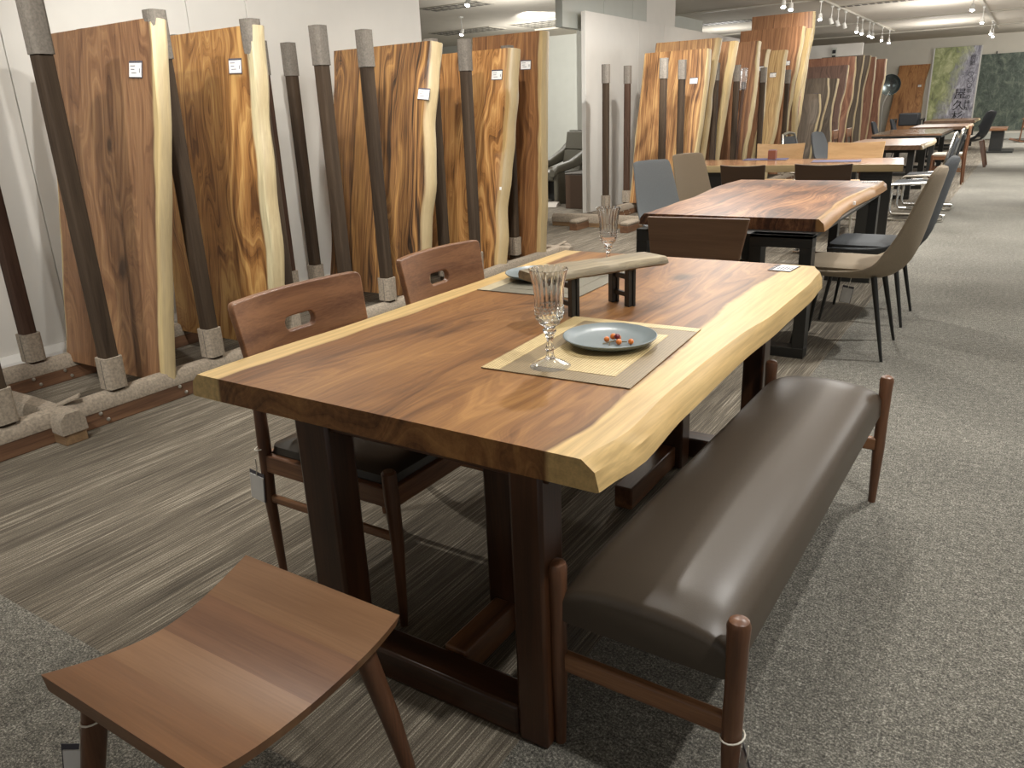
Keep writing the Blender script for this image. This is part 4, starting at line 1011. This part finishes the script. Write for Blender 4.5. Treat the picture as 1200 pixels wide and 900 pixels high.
# rocking chair before the mural
rc = thing('rocking_chair', 'slender wooden rocking chair in front of the dark mural', 'chair', (.05, 27.0, 0), PI)
for sy in (-1, 1):
    bm = BM(); tube(bm, [(.5, sy*.25, .10), (.2, sy*.25, .03), (-.1, sy*.25, .02), (-.5, sy*.25, .12)], .018, 8); obj('rocker', bm, M['walnut_shade_z'], rc)
    bm = BM(); tube(bm, [(.25, sy*.25, .04), (.22, sy*.25, .62)], .018, 8); obj('front_leg', bm, M['walnut_shade_z'], rc)
    bm = BM(); tube(bm, [(-.2, sy*.25, .03), (-.3, sy*.24, .6), (-.46, sy*.22, 1.12)], .02, 8); obj('back_leg', bm, M['walnut_shade_z'], rc)
    bm = BM(); beam(bm, (.26, sy*.26, .63), (-.33, sy*.26, .66), .05, .025); obj('arm', bm, M['walnut_x'], rc)
bm = BM(); beam(bm, (.24, 0, .42), (-.25, 0, .38), .46, .03); obj('seat', bm, M['walnut_x'], rc)
bm = BM(); beam(bm, (-.45, -.24, 1.06), (-.45, .24, 1.06), .02, .16); obj('head_rail', bm, M['walnut'], rc)
for k in range(5):
    bm = BM(); tube(bm, [(-.25, -.16+.08*k, .4), (-.44, -.16+.08*k, 1.0)], .008, 6); obj('spindle', bm, M['walnut_shade_z'], rc)

# ------------------------------------------------------------------ back wall: poster, mural, lamp
def poster_mat():
    t = NT('forest_poster'); tc = t.n('TexCoord').outputs['Object']
    a = t.noise(t.vmul(tc, (2.2, 1, 1.5)), scale=1.6, detail=6, rough=.7, dist=.6)
    b = t.noise(t.vmul(tc, (5, 1, 2.2), (4, 0, 1)), scale=1.8, detail=6, rough=.75, dist=1)
    sx = t.n('SeparateXYZ', {0: tc})
    green = t.ramp(a, [(.3, lin((92, 100, 74))), (.5, lin((176, 184, 128))), (.7, lin((232, 234, 186)))])
    trunk = t.ramp(b, [(.3, lin((90, 90, 104))), (.5, lin((176, 174, 188))), (.7, lin((240, 240, 248)))])
    k = t.math('ADD', t.math('MULTIPLY', sx.outputs[0], -1.3), t.math('MULTIPLY', sx.outputs[2], .35))
    k = t.math('ADD', k, t.math('MULTIPLY', t.math('SUBTRACT', a, .5), 1.4))
    return t.out(t.mix(t.maprange(k, -.15, .35), trunk, green), .5)
def mural_mat():
    t = NT('moss_mural'); tc = t.n('TexCoord').outputs['Object']
    a = t.noise(t.vmul(tc, (1.6, 1, 1.1)), scale=3, detail=7, rough=.75, dist=.5)
    v1 = t.n('TexVoronoi', {'Vector': t.vmul(tc, (2.0, 1, 1.6)), 'Scale': 3.0}, feature='DISTANCE_TO_EDGE').outputs['Distance']
    c = t.ramp(a, [(.3, lin((52, 62, 56))), (.5, lin((92, 104, 94))), (.72, lin((150, 160, 140)))])
    c = t.mix(t.maprange(v1, 0, .04, .25, 0), c, lin((150, 158, 146)))
    return t.out(c, .6)
ps = thing('poster', 'tall forest poster with dark vertical Japanese lettering on the back wall', 'poster', (-2.21, 29.55, 1.55), rot=(0, math.radians(0), 0))
bm = BM(); box(bm, -.66, .60, -.035, .0, -1.15, 1.20); obj('panel', bm, poster_mat(), ps)
for x in (-.68, .62):
    bm = BM(); box(bm, x-.02, x+.02, -.045, 0, -1.15, 1.20); obj('side_edge', bm, M['white'], ps)
M['ink_black'] = plain('black_lettering', (24, 22, 26), .6)
def lettering(parent, s, x, z0, size, step, y):
    for i, ch in enumerate(s):
        cu = bpy.data.curves.new('character', 'FONT'); cu.body = ch; cu.size = size; cu.align_x = 'CENTER'; cu.extrude = .002
        to = bpy.data.objects.new('tmp', cu); COL.objects.link(to)
        dg = bpy.context.evaluated_depsgraph_get(); me = bpy.data.meshes.new_from_object(to.evaluated_get(dg))
        bpy.data.objects.remove(to)
        me.materials.clear(); me.materials.append(M['ink_black'])
        o = bpy.data.objects.new('character', me); COL.objects.link(o); o.parent = parent
        o.location = (x, y, z0-i*step); o.rotation_euler = (PI/2, 0, 0)
lettering(ps, '屋久杉', .20, -.30, .34, .34, -.04)
lettering(ps, '樹齢一〇〇〇年の神秘', .42, .82, .16, .165, -.04)
lettering(ps, 'やくすぎ', .385, -.30, .07, .17, -.04)
mu = thing('mural', 'wide dark green forest mural hanging right of the poster', 'mural', (1.7, 29.58, 1.5))
bm = BM(); box(bm, -3.28, 3.3, -.03, 0, -1.25, .98); obj('picture', bm, mural_mat(), mu)
for k in range(5):
    bm = BM(); box(bm, -2.9+k*1.3, -2.87+k*1.3, -.03, 0, .98, 1.05); obj('hook', bm, M['black'], mu)
# dark marks of a hanging sign on the header partition
sg = thing('hanging_sign', 'small dark vertical sign on the white header partition over the third rack', 'sign', (-4.78, 23.93, 2.45))
bm = BM(); box(bm, -.07, .07, -.02, 0, -.22, .22); obj('board', bm, M['wall_grey'], sg)
for z in (.12, -.02, -.15):
    bm = BM(); box(bm, -.045, .045, -.03, -.02, z-.045, z+.045); obj('mark', bm, M['ink_black'], sg)
fl_ = thing('floor_lamp', 'floor lamp with round dark metal dish shade beside the third rack', 'lamp', (-3.47, 24.3, 0))
bm = BM(); tube(bm, [(0, 0, .03), (0, 0, 1.2), (.12, 0, 1.5)], .014, 8); obj('pole', bm, M['steel'], fl_)
bm = BM(); lathe(bm, [(.16, 0), (.17, .01), (.15, .03), (.01, .035)], n=24); obj('base', bm, M['black'], fl_)
bm = BM(); rs_ = []
for r_, d in ((.03, .16), (.14, .13), (.22, .07), (.27, 0), (.262, 0), (.21, .055), (.13, .11), (.02, .13)): rs_.append([(.12+r_*math.cos(2*PI*k/28), d, 1.66+r_*math.sin(2*PI*k/28)) for k in range(28)])
rings(bm, rs_); obj('shade', bm, plain('gunmetal', (96, 104, 104), .25, .8), fl_)

# ------------------------------------------------------------------ lounge behind the near slabs
lc = thing('lounge_chair', 'olive leather recliner seen past the near slabs', 'armchair', (-6.0, 10.75, 0), math.radians(-32))
def pad(bm, c, s, r=.04):
    x, y, z = c; a, b, h = s
    rings(bm, [[(x+px, y+py, zz) for px, py in rpoly(-a/2+k, a/2-k, -b/2+k, b/2-k, r)] for zz, k in ((z-h/2, r*.8), (z-h/2+r*.4, .0), (z+h/2-r*.4, 0), (z+h/2, r*.8))])
bm = BM(); pad(bm, (0, 0, .40), (.56, .6, .16), .06); obj('seat', bm, M['lounge'], lc)
bm = BM(); pad(bm, (0, 0, 0), (.60, .16, .30), .07); o = obj('headrest', bm, M['lounge'], lc, loc=(0, .34, .88)); o.rotation_euler = (-.15, 0, 0)
bm = BM(); pad(bm, (0, 0, 0), (.56, .16, .36), .07); o = obj('backrest', bm, M['lounge'], lc, loc=(0, .27, .58)); o.rotation_euler = (-.2, 0, 0)
for sx in (-1, 1):
    bm = BM(); rings(bm, [[(sx*.34+px, y, z+pz) for px, pz in rpoly(-.07, .07, -h_, h_, .035)] for y, z, h_ in ((-.32, .45, .05), (-.25, .50, .06), (.0, .56, .06), (.22, .66, .09), (.36, .76, .12))]); obj('arm', bm, M['lounge'], lc)
    bm = BM(); rings(bm, [[(sx*.34+px, py, z) for px, py in rpoly(-.05, .05, -.28, -.08, .04)] for z in (.0, .46)]); obj('front_leg', bm, M['lounge'], lc)
bm = BM(); box(bm, -.3, .3, -.1, .32, .02, .32); obj('base', bm, M['black'], lc, bevel=.02)
sb = thing('side_box', 'dark brown leather box table beside the recliner', 'side table', (-5.22, 10.15, 0), 0)
bm = BM(); box(bm, -.22, .22, -.25, .25, 0, .47); obj('body', bm, M['leather_brown'], sb, bevel=.008)
bm = BM(); box(bm, -.225, .225, -.255, .255, .47, .49); obj('lid', bm, M['ceil_dark'], sb, bevel=.006)
pf = thing('potted_plant', 'leafy plant half hidden by the partition edge behind the box table', 'plant', (-5.62, 11.6, 0))
bm = BM(); lathe(bm, [(.11, 0), (.14, .02), (.17, .3), (.15, .3), (.13, .27), (.01, .27)], n=20); obj('pot', bm, M['black_satin'], pf)
bm = BM()
for k in range(90):
    a = random.uniform(0, 2*PI); h_ = random.uniform(.45, 1.0); r_ = random.uniform(.02, .24); d = Vector((math.cos(a), math.sin(a), .4)).normalized(); p = Vector((r_*math.cos(a), r_*math.sin(a), h_)); s_ = Vector((-math.sin(a), math.cos(a), 0))
    v = [bm.verts.new(p), bm.verts.new(p+d*.05+s_*.012), bm.verts.new(p+d*.11), bm.verts.new(p+d*.05-s_*.012)]; bm.faces.new(v)
o = obj('foliage', bm, M['leaf'], pf); o['kind'] = 'stuff'
bm = BM()
for k in range(7):
    a = k*.9; tube(bm, [(0, 0, .27), (.1*math.cos(a), .1*math.sin(a), .6), (.2*math.cos(a), .2*math.sin(a), .98)], .006, 5)
obj('stems', bm, M['leaf'], pf)['kind'] = 'stuff'
cl_ = thing('folded_cloth', 'pale cloth lying on the floor in front of the recliner', 'cloth', (-5.95, 10.10, 0), .3)
bm = BM(); rings(bm, [[(x, y, z*(1+.3*math.sin(x*9))) for x, y, z in ((xx, -.16, 0), (xx, -.1, .03), (xx, .08, .04), (xx, .16, .0))] for xx in (-.25, -.15, -.05, .05, .15, .25)]); obj('sheet', bm, M['cushion'], cl_)
